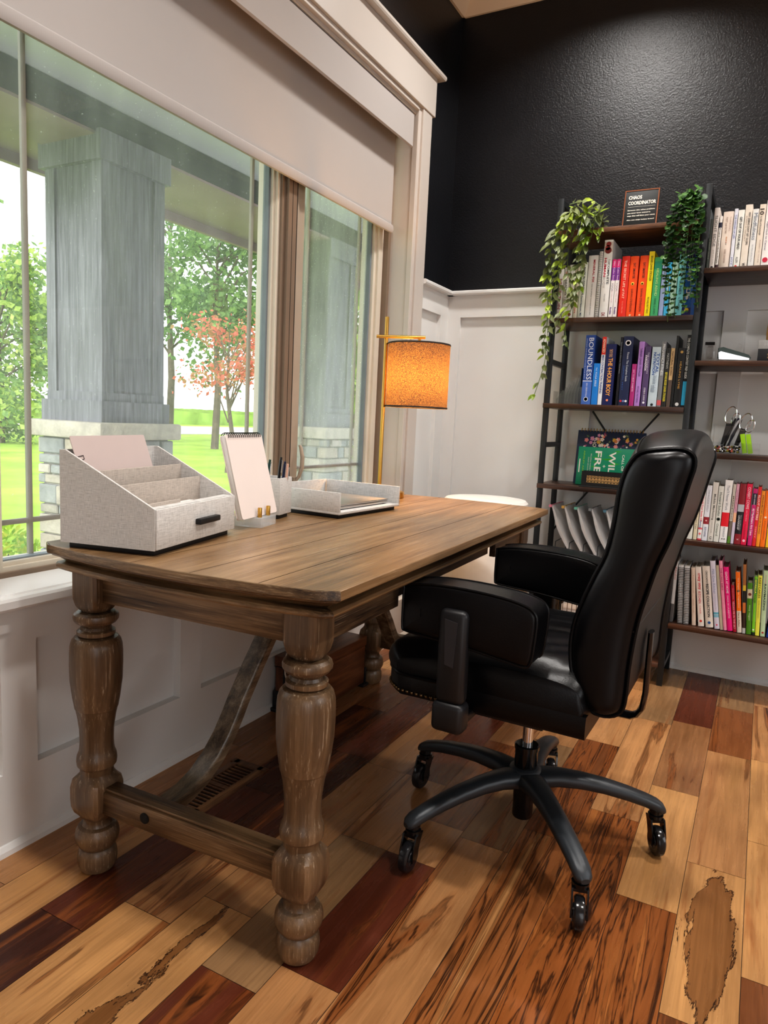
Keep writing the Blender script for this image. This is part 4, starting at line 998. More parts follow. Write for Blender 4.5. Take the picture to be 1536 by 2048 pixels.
book('very thin black booklet beside the navy fitness guide', .9045, z, .011, .282, (20, 22, 34), [('Specialist in Fitness Nutrition', .7, .46, .5, .5, (170, 176, 190), 0)], group=G3, rnd_=.1, depth=.2)
book('tall dark navy Fitness guide with round white emblem at top', .9165, z, .040, .285, (30, 40, 78), [('Fitness: The Complete Guide', .56, .42, .56, .26, (220, 226, 236), .0), ('OFFICIAL TEXT', .40, .36, .26, .1, (60, 110, 190), 0)], group=G3, depth=.2, dots=[(.905, .5, .30, (232, 232, 236)), (.905, .5, .19, (190, 120, 130)), (.065, .22, .12, (206, 40, 60)), (.065, .5, .12, (120, 130, 190)), (.065, .76, .12, (236, 236, 240))])
book('short magenta book between navy guide and lavender book', .9595, z, .019, .172, (170, 40, 120), [('EAT TO BEAT DIABETES', .6, .52, .5, .34, (240, 190, 220), .01)], group=G3)
book('lavender paperback THINNER LEANER STRONGER', .9805, z, .022, .263, (178, 132, 204), [('THINNER LEANER STRONGER', .68, .44, .5, .4, (80, 50, 110), .01), ('MICHAEL MATTHEWS', .18, .26, .5, .36, (90, 60, 120), 0)], group=G3)
book('dark plum book LONGEVITY PARADOX beside the pale blue nutrition book', 1.0055, z, .0245, .244, (84, 66, 108), [('THE LONGEVITY', .72, .36, .62, .26, (206, 196, 220), .01), ('PARADOX', .72, .26, .3, .3, (236, 230, 240), .03), ('STEVEN R. GUNDRY', .2, .22, .5, .28, (226, 220, 232), .01)], group=G3, dots=[(.06, .5, .2, (230, 226, 236))])
book('pale grey blue TOTAL NUTRITION book with blue capital lettering', 1.0335, z, .035, .241, (190, 204, 214), [('TOTAL', .73, .34, .74, .34, (40, 80, 150), .02), ('NUTRITION', .72, .38, .36, .30, (40, 80, 150), .03), ('The Only Guide You Need', .45, .14, .5, .6, (80, 100, 130), 0), ('From the Mount Sinai School', .3, .12, .5, .6, (80, 100, 130), 0)], group=G3, dots=[(.03, .5, .16, (30, 34, 40))])
book('grey paperback PREGNANCY FITNESS with small red square at foot', 1.0695, z, .017, .263, (120, 122, 126), [('PREGNANCY FITNESS', .72, .48, .5, .6, (226, 228, 230), .01)], bands=[(.02, .10, (206, 90, 96))], group=G3)
book('black book with yellow lettering beside grey pregnancy book', 1.088, z, .017, .236, (36, 36, 36), [('BEYOND BIGGER LEANER STRONGER', .34, .5, .5, .55, (236, 220, 60), .01), ('MATTHEWS', .78, .26, .5, .5, (180, 180, 176), 0)], group=G3)
book('tan and dark brown spined paperback before the tall thin black book', 1.106, z, .0155, .236, (196, 166, 122), [('NATURAL BORN', .74, .4, .5, .5, (90, 60, 40), .01)], bands=[(0, .46, (96, 80, 70))], group=G3)
book('tall thin plain black folder standing behind HEALING LYME', 1.1225, z, .010, .285, (26, 28, 30), group=G3, rnd_=.1)
book('black hardback HEALING LYME with gold lettering', 1.1335, z, .0285, .237, (26, 28, 32), [('HEALING LYME', .54, .46, .5, .26, (214, 170, 96), .01)], group=G3, dots=[(.05, .5, .26, (232, 232, 232)), (.93, .5, .2, (196, 160, 90))])
book('black and cyan CONTEST PREP GUIDE against the middle shelf post', 1.1625, z, .0155, .288, (26, 28, 34), [('THE COMPLETE CONTEST PREP GUIDE', .68, .56, .5, .62, (236, 238, 240), .02)], bands=[(.03, .36, (54, 176, 222))], group=G3, rnd_=.1)
z = 1.7045
book('thin dark grey green booklet leaning against the post on the white books shelf', 1.204, z, .010, .19, (70, 76, 70), [('A SHORT GUIDE', .4, .4, .5, .4, (150, 156, 140), 0)], group=H1, rnd_=.1)
book('white paperback SLIGHT EDGE with grey author name', 1.215, z, .019, .231, (230, 222, 216), [('SLIGHT EDGE', .62, .50, .5, .55, (90, 88, 86), .0), ('JEFF OLSON', .2, .24, .5, .4, (180, 170, 160), 0)], group=H1, dots=[(.03, .5, .26, (40, 40, 40))])
book('short white book with black top and base Bringing Out the Best', 1.235, z, .012, .198, (232, 226, 220), [('Bringing Out the Best in People', .44, .66, .5, .5, (60, 60, 66), .01)], bands=[(0, .08, (70, 40, 50)), (.78, .88, (36, 38, 60))], group=H1)
book('wide cream hardback with a pencil pictured on its spine', 1.248, z, .037, .213, (224, 208, 196), [('THINKING,', .78, .26, .72, .16, (150, 120, 110), 0), ('FAST and SLOW', .76, .28, .36, .2, (130, 100, 90), 0), ('DANIEL KAHNEMAN', .22, .24, .5, .18, (150, 120, 110), 0)], group=H1, rnd_=1.1, dots=[(.55, .5, .055, (200, 130, 60)), (.52, .5, .055, (190, 110, 50)), (.49, .5, .055, (180, 100, 46)), (.46, .5, .055, (160, 80, 40)), (.43, .5, .05, (60, 40, 34))])
book('narrow bluish white book next to the cream pencil book', 1.286, z, .013, .221, (220, 220, 230), [('THE DESIGN OF LIFE', .7, .4, .5, .5, (80, 90, 150), .01), ('JOY', .12, .14, .5, .5, (80, 90, 150), .01)], group=H1)
book('white paperback GET OUT OF YOUR HEAD with red mark at foot', 1.3, z, .022, .215, (230, 228, 222), [('GET OUT OF YOUR HEAD', .60, .56, .5, .4, (50, 52, 60), .03), ('ALLEN', .14, .1, .5, .36, (70, 70, 76), .01)], group=H1, dots=[(.03, .4, .2, (200, 50, 50))])
book('cream paperback about zebras and ulcers with a black W mark', 1.323, z, .025, .232, (226, 214, 202), [("WHY ZEBRAS DON'T GET ULCERS", .62, .52, .66, .3, (60, 56, 54), .02), ('ROBERT M. SAPOLSKY', .62, .4, .28, .2, (150, 130, 120), 0), ('W', .05, .05, .5, .4, (30, 30, 30), .03)], group=H1)
book('white paperback with large soft grey word Mindfulness', 1.3495, z, .021, .214, (224, 222, 220), [('Mindfulness', .70, .46, .55, .66, (110, 120, 140), .0), ('Mark Williams and Danny Penman', .24, .3, .5, .3, (150, 150, 160), 0)], group=H1)
book('cream paperback with a large figure 10 near its top', 1.3715, z, .022, .229, (226, 212, 198), [('10', .88, .10, .4, .7, (60, 50, 48), .02), ('% RELATIONSHIP', .66, .3, .35, .3, (90, 80, 74), .01), ('ROBERT D. TOURE', .25, .36, .6, .2, (170, 150, 140), 0)], group=H1)
book('white hardback with red disc low on its spine about cancer', 1.3945, z, .027, .242, (236, 230, 228), [('The Metabolic', .60, .26, .72, .3, (90, 70, 110), .01), ('Approach to Cancer', .46, .44, .32, .3, (90, 80, 110), .01), ('Nasha Winters', .88, .12, .6, .2, (180, 60, 80), 0)], group=H1, dots=[(.10, .5, .36, (196, 40, 70))])
z = .6335
book('white paperback mostly hidden by the chair back with a red corner', 1.209, z, .023, .215, (232, 228, 224), group=H4, dots=[(.05, .6, .2, (200, 50, 60))])
book('off white paperback Onward whose top is behind the chair', 1.233, z, .024, .217, (224, 224, 214), [('Onward', .28, .26, .5, .4, (110, 120, 110), .01)], group=H4)
book('slim cream paperback beside the pink and white service book', 1.259, z, .015, .219, (220, 210, 182), [('Business Model You', .45, .5, .5, .35, (120, 110, 90), 0)], group=H4)
book('white book with pink Knock Your Socks Off lettering', 1.2755, z, .016, .218, (238, 234, 230), [('Knock Your Socks Off', .58, .46, .5, .5, (226, 90, 110), .02), ('Service', .30, .14, .5, .5, (70, 90, 150), .01)], bands=[(.0, .03, (226, 90, 100)), (.20, .235, (226, 110, 120))], group=H4, dots=[(.12, .5, .3, (226, 120, 120))])
book('white book with dark red square and starburst on its spine', 1.292, z, .021, .225, (226, 228, 234), [('THE NUCLEAR EFFECT', .72, .4, .5, .3, (150, 150, 160), .0), ('SCOTT OLDFORD', .16, .18, .5, .34, (90, 96, 130), .01)], bands=[(.30, .43, (150, 44, 54))], group=H4, dots=[(.365, .5, .16, (230, 180, 180))])
book('off white hardback Mobile Marketing with grey lettering', 1.314, z, .021, .24, (216, 212, 204), [('Mobile Marketing', .58, .44, .5, .45, (96, 96, 92), .01), ('FINDING YOUR CUSTOMERS', .24, .2, .5, .22, (150, 146, 140), 0), ('U', .06, .04, .5, .4, (40, 40, 40), .02)], group=H4)
book('pale book with round green black emblem and words Howard Schultz', 1.336, z, .02, .226, (222, 222, 214), [('Howard Schultz', .68, .42, .5, .46, (96, 106, 96), .01), ('Onward', .22, .22, .5, .44, (120, 130, 120), .01)], group=H4, dots=[(.41, .5, .36, (60, 70, 64)), (.41, .5, .2, (196, 200, 192))])
book('tall white hardback with a bright red block mid spine', 1.357, z, .028, .252, (240, 238, 236), [("That'll Never Work", .72, .4, .5, .36, (130, 136, 146), .0), ('MARC RANDOLPH', .17, .16, .5, .26, (120, 126, 136), 0)], bands=[(.26, .485, (220, 32, 48))], group=H4, dots=[(.06, .35, .09, (70, 70, 76)), (.06, .65, .09, (70, 70, 76))])
book('thin brown edged booklet with green foot beside the red block hardback', 1.3865, z, .0115, .238, (204, 196, 184), [('MARKETING', .6, .4, .5, .4, (90, 80, 70), .01)], bands=[(0, .12, (96, 140, 50)), (.12, .38, (120, 108, 96))], group=H4, rnd_=.1)
book('narrow pink fading to peach and lilac paperback', 1.3985, z, .0115, .24, (222, 168, 186), [('Letting Go the Leash', .72, .34, .5, .4, (160, 110, 130), 0)], bands=[(0, .36, (206, 196, 214)), (.36, .52, (240, 186, 150))], group=H4, rnd_=.1)
book('wide dark red book with grey and black spine blocks', 1.411, z, .0235, .242, (146, 40, 50), [('THE 21 INDISPENSABLE', .36, .26, .66, .24, (176, 176, 180), .0), ('LEADERSHIP', .36, .24, .36, .26, (220, 220, 222), .01), ('X', .08, .03, .5, .3, (236, 200, 200), .02)], bands=[(.17, .54, (32, 32, 36)), (.54, .66, (190, 192, 198))], group=H4)
book('crimson hardback COVERT COWS with white script lettering', 1.435, z, .0205, .243, (226, 30, 78), [('COVERT COWS', .77, .36, .5, .5, (250, 210, 220), .02), ('and Chick-fil-A', .48, .18, .5, .3, (250, 180, 196), 0), ('Steve Robinson', .22, .24, .5, .24, (150, 20, 60), 0)], group=H4, dots=[(.07, .5, .26, (250, 200, 210))])
book('magenta paperback with black label and white marketers lettering', 1.459, z, .016, .226, (206, 36, 120), [('SETH GODIN', .81, .18, .5, .3, (240, 240, 240), .02), ('All Marketers Are Liars', .42, .48, .5, .55, (246, 226, 236), .02)], bands=[(.72, .92, (50, 30, 60))], group=H4)
book('red paperback KLOUT MATTERS beside orange books', 1.4755, z, .013, .235, (224, 44, 44), [('KLOUT MATTERS', .65, .42, .5, .6, (250, 220, 210), .03), ('TERRY', .24, .2, .5, .4, (250, 190, 180), 0)], group=H4)
book('amber orange paperback with dark WAY OF THE WOLF lettering', 1.489, z, .0135, .22, (248, 156, 46), [('JORDAN BELFORT', .76, .34, .5, .5, (110, 50, 20), .01), ('WAY OF THE WOLF', .4, .34, .5, .45, (130, 60, 24), .01)], group=H4)
book('vivid orange hardback with white mark, last before the yellow book', 1.503, z, .018, .222, (250, 122, 20), [('Contagious', .72, .38, .55, .45, (250, 180, 110), .01), ('JONAH BERGER', .3, .34, .5, .24, (110, 50, 20), .0)], group=H4, dots=[(.53, .5, .24, (250, 236, 220))])
book('plain yellow book standing just past the two orange spines behind the chair', 1.5225, z, .017, .222, (246, 200, 50), group=H4)
z = .2765
book('magazine with grey and white photo cover standing between post and striped wire bound books', 1.2025, z, .013, .258, (206, 204, 202), [('PALEO', .8, .2, .5, .5, (190, 90, 80), .0)], bands=[(0, .3, (90, 88, 88))], group=H5, rnd_=.1)
for x, lb in ((1.2335, 'first striped wire bound cookbook, beside the photo magazine'), (1.2565, 'second striped wire bound cookbook, beside the beige floral book')):
    sb = book(lb, x, z, .021, .244, (210, 208, 206), lean=4, group=H5)
    sp = MB()
    for k in range(34): sp.tube([(.010+.0105*math.cos(a), -.003+.008*math.sin(a), .006+.0069*k) for a in np.linspace(PI*.9, 2.1*PI, 8)], .0011, 4)
    sp.build('wire_binding', M_gloss, sb)
def lb5(*a, **k): return book(*a, group=H5, **k)
lb5('beige floral spined cookbook next to the striped wire bound books', 1.290, z, .016, .241, (216, 196, 178), [('Rustic Joyful Food', .72, .3, .5, .3, (180, 140, 120), 0), ('castle rock', .34, .24, .5, .3, (180, 140, 120), 0)], lean=6)
lb5('white cookbook with red handwritten crazy sexy KITCHEN title', 1.3145, z, .023, .246, (232, 222, 212), [('crazy sexy', .76, .28, .5, .5, (206, 40, 60), .02), ('KITCHEN', .49, .20, .5, .4, (196, 60, 76), .01), ('CARR', .28, .14, .5, .26, (220, 110, 110), 0)], lean=8, dots=[(.09, .5, .22, (206, 60, 50))])
lb5('ivory cookbook with bold black RECIPE COLLECTION lettering', 1.3425, z, .030, .253, (226, 216, 204), [('CROCKPOT', .82, .22, .52, .26, (80, 76, 74), .01), ('RECIPE COLLECTION', .44, .54, .52, .34, (30, 32, 36), .03)], lean=8.5, rnd_=1.1, dots=[(.08, .5, .2, (40, 90, 150))])
lb5('tall pale lilac cookbook with two teal bands near its base', 1.376, z, .020, .28, (216, 212, 226), [('Milk Cow Kitchen', .70, .36, .5, .5, (150, 160, 190), .0), ('MARYJANE BUTTERS', .38, .22, .5, .2, (160, 166, 190), 0)], bands=[(.17, .21, (130, 186, 204)), (.215, .245, (96, 170, 190))], lean=9, dots=[(.06, .5, .16, (220, 40, 90))])
lb5('thin beige paperback between lilac and pale pink cookbooks', 1.3968, z, .0115, .265, (190, 178, 156), lean=9, rnd_=.1)
lb5('slim pale pink cookbook beside the hot pink one', 1.409, z, .0135, .285, (236, 150, 176), [('THE CAKE BIBLE', .74, .32, .5, .5, (170, 70, 100), .01)], lean=9)
lb5('hot pink cookbook GIADA AT HOME', 1.4232, z, .0205, .261, (236, 24, 130), [('GIADA AT HOME', .76, .34, .5, .45, (252, 214, 232), .02), ('GIADA DE LAURENTIIS', .38, .36, .5, .32, (252, 200, 226), .01)], lean=9, rnd_=.8)
lb5('short dark red booklet beside hot pink cookbook', 1.444, z, .0135, .19, (176, 24, 50), [('VEGAN PIE IN THE SKY', .36, .6, .5, .55, (240, 170, 180), .02), ('MOSKOWITZ', .82, .24, .5, .4, (230, 150, 160), 0)], lean=8)
lb5('orange cookbook with cream lower spine next to short red one', 1.459, z, .0175, .246, (248, 122, 26), [('The Vegetarian Vegetables', .66, .5, .5, .32, (252, 224, 190), .01), ('Sara Allan', .22, .24, .5, .4, (150, 110, 90), .01)], bands=[(0, .36, (226, 216, 200))], lean=7, dots=[(.69, .5, .3, (60, 60, 40))])
lb5('tall thin cookbook with brown photo spine and yellow edge', 1.4775, z, .012, .28, (170, 110, 60), bands=[(0, .08, (190, 190, 186)), (.08, .3, (60, 40, 30)), (.3, .45, (206, 120, 60)), (.45, .62, (40, 38, 30)), (.62, .7, (220, 190, 60))], lean=5, rnd_=.1)
lb5('short dark green cookbook with a portrait band near top', 1.491, z, .0185, .208, (82, 140, 34), [('easy vegan', .42, .3, .5, .34, (200, 220, 170), .01)], bands=[(.70, .88, (214, 206, 176))], lean=4, dots=[(.78, .5, .34, (120, 60, 44))])
lb5('bright lime and yellow topped GORILLA FOOD book', 1.5105, z, .012, .237, (130, 206, 50), [('GORILLA', .83, .24, .5, .55, (250, 240, 120), .03), ('FOOD', .62, .14, .5, .55, (40, 80, 30), .02)], bands=[(0, .05, (30, 50, 30)), (.70, .96, (70, 150, 40))], lean=3, dots=[(.09, .5, .3, (240, 240, 236))])
lb5('lemon yellow BABYCAKES book', 1.523, z, .0155, .242, (238, 236, 90), [('BABYCAKES', .80, .34, .5, .5, (110, 100, 30), .01), ('RECIPES FROM THE BAKERY', .44, .3, .5, .26, (150, 140, 60), 0)], lean=3)
lb5('pale mint green RAWMAZING cookbook', 1.541, z, .0175, .265, (196, 220, 180), [('RAWMAZING', .60, .40, .5, .42, (60, 90, 66), .03), ('POWERS', .86, .14, .5, .24, (206, 150, 140), 0)], lean=3, dots=[(.06, .5, .24, (190, 60, 60))])
lb5('royal blue book on lowest shelf beside the pale mint cookbook', 1.562, z, .018, .2, (34, 66, 150), lean=-3, dots=[(.07, .5, .2, (226, 60, 70))])

# ------------------------------------------------------------------ sign on the top shelf
sg = thing('desk_sign', 'small black sign with copper border reading CHAOS COORDINATOR on top shelf', 'sign', (.868, 3.13, 1.8902), rot=(R(-6), 0, 0))
MB().rbox(0, .134, .0, .012, 0, .148, .001).build('panel', pmat('sign_black', (.012, .014, .015), .6), sg)
bd = MB().box(0, .134, -.0012, .0, .144, .148).box(0, .134, -.0012, 0, 0, .004).box(0, .004, -.0012, 0, .004, .144).box(.130, .134, -.0012, 0, .004, .144)
bd.build('border', pmat('sign_copper', srgb(150, 96, 70), .35, .6), sg)
tx = MB()
for s, zc, ln, xc, gh in (('CHAOS', .118, .052, .042, .015), ('COORDINATOR', .0955, .108, .070, .015), ('Someone who solves problems', .066, .106, .069, .0065), ('you never knew existed in', .0545, .090, .061, .0065), ('ways that will blow your mind;', .043, .108, .070, .0065), ('Also see: ninja; badass; legend', .0265, .106, .069, .006)):
    put_text(tx, s, (xc, -.0006, zc), (1, 0, 0), (0, 0, 1), ln, gh, .03)
tx.box(.016, .122, -.0006, -.0004, .0795, .0803)
tx.build('lettering', cmat((236, 230, 220)), sg, recalc=False, smooth=False)

# ------------------------------------------------------------------ planner, green book, cane holder
pl_ = thing('floral_planner', 'navy floral planner with gold spiral top leaning at back of shelf', 'planner', (.727, 3.245, .813), rot=(R(-7), 0, 0))
MB().rbox(0, .293, .0, .016, 0, .243, .001).build('cover', cmat((34, 48, 76), .5), pl_)
sp = MB()
for k in range(21): sp.tube([(.015+.0132*k, .008+.010*math.sin(a), .244+.010*math.cos(a)) for a in np.linspace(0, 2*PI, 9)], .0011, 4)
sp.build('spiral', M_brass, pl_)
fm = MB(); rr_ = random.Random(5); fcols = [(236, 150, 160), (240, 120, 110), (244, 236, 226), (220, 150, 200), (240, 190, 80), (160, 180, 110), (120, 150, 90), (220, 110, 150)]
fmats = [cmat(c) for c in fcols]
for k in range(60):
    x, zz, r_ = rr_.uniform(.02, .275), rr_.uniform(.160, .226), rr_.uniform(.004, .011)
    mi_ = rr_.randrange(8); npet = rr_.choice([5, 6, 8])
    if mi_ >= 5:
        a = rr_.uniform(0, PI)
        for j in range(5):
            q = a+(j-2)*.5; fm.mat(mi_).add([(x, -.0006, zz), (x+r_*.6*math.cos(q-.15), -.0006, zz+r_*.6*math.sin(q-.15)), (x+r_*1.3*math.cos(q), -.0006, zz+r_*1.3*math.sin(q)), (x+r_*.6*math.cos(q+.15), -.0006, zz+r_*.6*math.sin(q+.15))], [(0, 1, 2, 3)], False)
    else:
        P = [(x+r_*(.62+.38*abs(math.cos(npet/2*t_)))*math.cos(t_), -.0005-.0001*(k % 5), zz+r_*(.62+.38*abs(math.cos(npet/2*t_)))*math.sin(t_)) for t_ in np.linspace(0, 2*PI, 24, endpoint=False)]
        fm.mat(mi_).add(P, [list(range(24))[::-1]], False)
        fm.mat(4).add([(x+r_*.25*math.cos(t_), -.0012, zz+r_*.25*math.sin(t_)) for t_ in np.linspace(0, 2*PI, 8, endpoint=False)], [list(range(8))[::-1]], False)
fm.mat(2); put_text(fm, 'HO', (.078, -.0016, .186), (0, 0, -1), (1, 0, 0), .032, .016, .01); put_text(fm, 'CO', (.13, -.0016, .164), (0, 0, -1), (1, 0, 0), .032, .016, .01); put_text(fm, 'T', (.187, -.0016, .166), (0, 0, -1), (1, 0, 0), .013, .016, .01)
fm.build('floral_print', fmats, pl_, recalc=False, smooth=False)
gb = thing('green_book', 'green book lying on its side with white CALL OF THE WILD + FREE title', 'book', (.747, 3.205, .813), rot=(R(-6), 0, 0))
MB().rbox(0, .252, 0, .002, 0, .170, .0008).rbox(0, .252, .018, .020, 0, .170, .0008).rbox(.250, .252, 0, .02, 0, .17, .0005).build('cover', cmat((8, 150, 112), .4), gb)
MB().box(.004, .249, .0021, .0179, .003, .166).build('pages', M_pages, gb)
tm = MB(); gm = [cmat((240, 240, 232)), cmat((150, 210, 60)), cmat((60, 176, 50))]
tm.mat(2)
for k in range(26):
    xx = rr_.choice([.085, .135, .160])+rr_.uniform(-.014, .014); zz = rr_.uniform(.02, .16); L_ = rr_.uniform(.02, .05)
    tm.add([(xx-L_/2, -.0004, zz), (xx, -.0004, zz-.003), (xx+L_/2, -.0004, zz), (xx, -.0004, zz+.003)], [(0, 1, 2, 3)], False)
tm.mat(0)
for s, xc, zc, ln, gh in (('CALL OF THE', .196, .088, .112, .010), ('WILD', .150, .088, .132, .028), ('+', .118, .088, .012, .012), ('FREE', .089, .088, .132, .028)):
    put_text(tm, s, (xc, -.0008, zc), (0, 0, -1), (1, 0, 0), ln, gh, .02)
for s, xc, zc, ln, gh in (('RECLAIMING WONDER IN YOUR', .058, .09, .10, .0045), ("CHILD'S EDUCATION", .048, .09, .07, .0045)):
    put_text(tm, s, (xc, -.0008, zc), (0, 0, -1), (1, 0, 0), ln, gh, .0)
tm.box(.008, .0125, -.0008, -.0004, .055, .115)
tm.mat(1); put_text(tm, 'AINSLEY ARMENT', (.0275, -.0008, .088), (0, 0, -1), (1, 0, 0), .13, .0065, .01)
tm.build('lettering', gm, gb, recalc=False, smooth=False)
ch = thing('cane_holder', 'black framed document holder with cane webbing front on the shelf', 'document holder', (.785, 3.15, .8115))
fr = MB().box(0, .21, 0, .004, 0, .018).box(0, .21, 0, .004, .048, .066).box(0, .022, 0, .004, .018, .048).box(.188, .21, 0, .004, .018, .048)
fr.box(0, .21, .004, .05, 0, .004).box(0, .004, .004, .05, 0, .066).box(.206, .21, .004, .05, 0, .066).box(0, .21, .05, .054, 0, .066).box(0, .21, -.045, 0, 0, .003)
fr.build('frame', M_blackfoot, ch)
cn = MB()
for k in range(13):
    x = .022+.0139*k
    for dx in (-.0016, .0016): cn.box(x+dx-.0007, x+dx+.0007, .0015, .0022, .018, .048)
    for sgn in (-1, 1):
        for j in range(3):
            zc = .018+.015*j+ (0); cn.add([(x, .0012, zc), (x+.0139, .0012, zc+sgn*.015), (x+.0139, .0012, zc+sgn*.015+.002), (x, .0012, zc+.002)], [(0, 1, 2, 3)]) if .018 <= zc+sgn*.015 <= .0481 and k < 12 else None
for zz in (.0185, .032, .0335, .0475): cn.box(.022, .188, .0014, .0021, zz-.0008, zz+.0008)
cn.box(.022, .188, .0042, .0046, .018, .0185)
cn.build('cane_webbing', M_cane, ch, recalc=False)

# ------------------------------------------------------------------ zip pouches standing in a wire rack
pc = [('first clear zip pouch with pink zipper leaning in the wire rack', (222, 140, 160), .664), ('second clear zip pouch with gold zipper leaning in the wire rack', (206, 166, 90), .720), ('third clear zip pouch with mint zipper leaning in the wire rack', (120, 190, 170), .776), ('fourth clear zip pouch with grey zipper leaning in the wire rack', (130, 136, 140), .838), ('fifth clear zip pouch with blue grey zipper beside the chair back', (90, 130, 150), .900)]
M_pouch = leafmat('frosted_vinyl', srgb(232, 232, 232), srgb(246, 246, 246), .45, .3)
for lb, c, x in pc:
    t = thing('zip_pouch', lb, 'zip pouch', (x+.125, 3.13, .457), rot=(0, 0, 0), group='zip pouches in the wire rack')
    zt = .255; rows = []
    for i in range(9):
        q = i/8; xx = -.125*q-.010*math.sin(PI*q)+(.0); rows.append([(xx+.004*math.sin(3*yy*20+i), yy*.21, .004+zt*q-.0*yy) for yy in np.linspace(0, 1, 7)])
    rows2 = [[(p[0]+.006+.010*math.sin(PI*i/8), p[1], p[2]) for p in r_] for i, r_ in enumerate(rows)]
    MB().grid(rows).grid(rows2).grid([[r_[0] for r_ in rows], [r_[0] for r_ in rows2]]).grid([rows[-1], rows2[-1]]).grid([rows[0], rows2[0]]).build('pouch', M_pouch, t)
    MB().box(-.126, -.120, -.002, .212, .254, .260).box(-.129, -.117, -.014, .001, .251, .262).build('zipper', cmat(c, .4), t)
t = thing('wire_rack', 'black wire rack holding the row of clear zip pouches', 'wire rack', (.70, 3.125, .4565))
wr = MB()
for x in (.0, .062, .124, .186, .248, .31, .37): wr.tube([(x, .0, .004), (x, .0, .10), (x, .2, .10), (x, .2, .004)], .002, 6)
wr.tube([(0, 0, .004), (.37, 0, .004), (.37, .2, .004), (0, .2, .004)], .0028, 6, closed=True); wr.build('wire_frame', M_smetal, t)
# basket with papers on the lowest board
t = thing('wire_basket', 'brown wire basket on the lowest shelf board behind the chair arm', 'basket', (.70, 3.105, .0995))
wk = MB()
for zz in (.003, .07, .14, .2): wk.tube([(0, 0, zz), (.34, 0, zz), (.34, .24, zz), (0, .24, zz)], .0022, 5, closed=True)
for k in range(18): wk.cyl((.02*k, 0, .003), (.02*k, 0, .2), .0016, 5).cyl((.02*k, .24, .003), (.02*k, .24, .2), .0016, 5)
for k in range(12): wk.cyl((0, .02*k, .003), (0, .02*k, .2), .0016, 5).cyl((.34, .02*k, .003), (.34, .02*k, .2), .0016, 5)
wk.build('wire_frame', pmat('brown_wire', srgb(96, 74, 50), .5, .5), t)
tag(MB().rbox(.745, 1.0, 3.14, 3.31, .105, .275, .004).build('paper_bundle', M_paper), 'bundle of pale papers standing in the brown wire basket', 'papers')

# ------------------------------------------------------------------ clear desk accessories on the wide bay
td = thing('tape_dispenser', 'clear acrylic tape dispenser beside the middle shelf post', 'tape dispenser', (1.222, 3.17, 1.3492))
MB().rbox(0, .045, 0, .10, 0, .008, .002).rbox(0, .045, .0, .008, .008, .075, .002).rbox(0, .008, .008, .09, .008, .07, .002).build('body', M_acryl, td)
MB().lathe([(.014, .012), (.026, .012), (.026, .032), (.014, .032)], 24, Matrix.Translation((0, .045, .045)) @ Matrix.Rotation(PI/2, 4, 'Y')).build('tape_roll', M_acryl, td)
MB().box(.005, .04, -.002, .006, .068, .080).build('cutter', M_gloss, td)
sp_ = thing('stapler', 'clear based stapler with silver and dark green arm beside tape dispenser', 'stapler', (1.272, 3.19, 1.3492), rz=R(12))
MB().rbox(0, .125, -.015, .015, 0, .010, .002).build('base', M_acryl, sp_)
MB().prism([(.004, .018), (.12, .012), (.125, .022), (.115, .034), (.02, .062), (.004, .058)], 'y', -.009, .009).build('arm', cmat((40, 62, 52), .2), sp_)
MB().prism([(.008, .014), (.118, .013), (.118, .020), (.012, .045), (.004, .040)], 'y', -.010, .010).build('staple_rail', M_chrome, sp_)
MB().prism([(.03, .020), (.112, .015), (.112, .024), (.03, .044)], 'y', -.0086, .0086).build('inner_arm', M_chrome, sp_)
ph = thing('phone_stand', 'small clear acrylic stand behind the stapler', 'stand', (1.30, 3.26, 1.3492))
MB().rbox(0, .06, 0, .06, 0, .004, .001).prism([(0, .004), (.03, .004), (.06, .075), (.045, .085)], 'y', .0, .004).prism([(0, .004), (.03, .004), (.06, .075), (.045, .085)], 'y', .056, .06).build('body', M_acryl, ph)
gx = thing('candle_box', 'charcoal box with pale grey lid and small gold letters at the edge of shelf', 'box', (1.418, 3.19, 1.3492))
MB().rbox(0, .11, 0, .11, 0, .054, .001).build('body', cmat((46, 48, 54), .5), gx)
MB().rbox(-.001, .111, -.001, .111, .0545, .089, .001).build('lid', cmat((186, 186, 188), .5), gx)
tm = MB().mat(0); put_text(tm, 'HO', (.035, -.0016, .072), (1, 0, 0), (0, 0, 1), .028, .012, .0); tm.mat(1)
for i, s in enumerate(('YOUR', 'HAND', 'CO')): put_text(tm, s, (.045, -.0006, .044-.011*i), (1, 0, 0), (0, 0, 1), .022, .008, .01)
tm.build('lettering', [cmat((205, 205, 206)), cmat((206, 170, 100))], gx, recalc=False, smooth=False)
tag(MB().lathe([(.03, 0), (.034, .004), (.036, .03), (.034, .07), (.026, .085), (.012, .09)], 24).build('wooden_ornament', wood('pale_wood', srgb(196, 150, 96), srgb(220, 176, 122), srgb(236, 200, 150), 2, .5), loc=(1.475, 3.235, 1.4384)), 'pale rounded wooden ornament standing on the charcoal box', 'ornament')
cy = thing('acrylic_caddy', 'clear acrylic caddy with compartments holding scissors pens and beads', 'desk caddy', (1.288, 3.17, .9882))
c_ = MB().box(0, .175, 0, .095, 0, .003)
for (x0, x1, y0, y1, h) in ((0, .175, 0, .002, .045), (0, .175, .093, .095, .045), (0, .002, 0, .095, .045), (.173, .175, 0, .095, .045), (0, .115, .045, .047, .112), (0, .115, .093, .095, .112), (0, .002, .047, .093, .112), (.113, .115, .047, .093, .112), (.11, .112, 0, .045, .045)): c_.box(x0, x1, y0, y1, .003, h)
c_.build('body', M_acryl, cy)
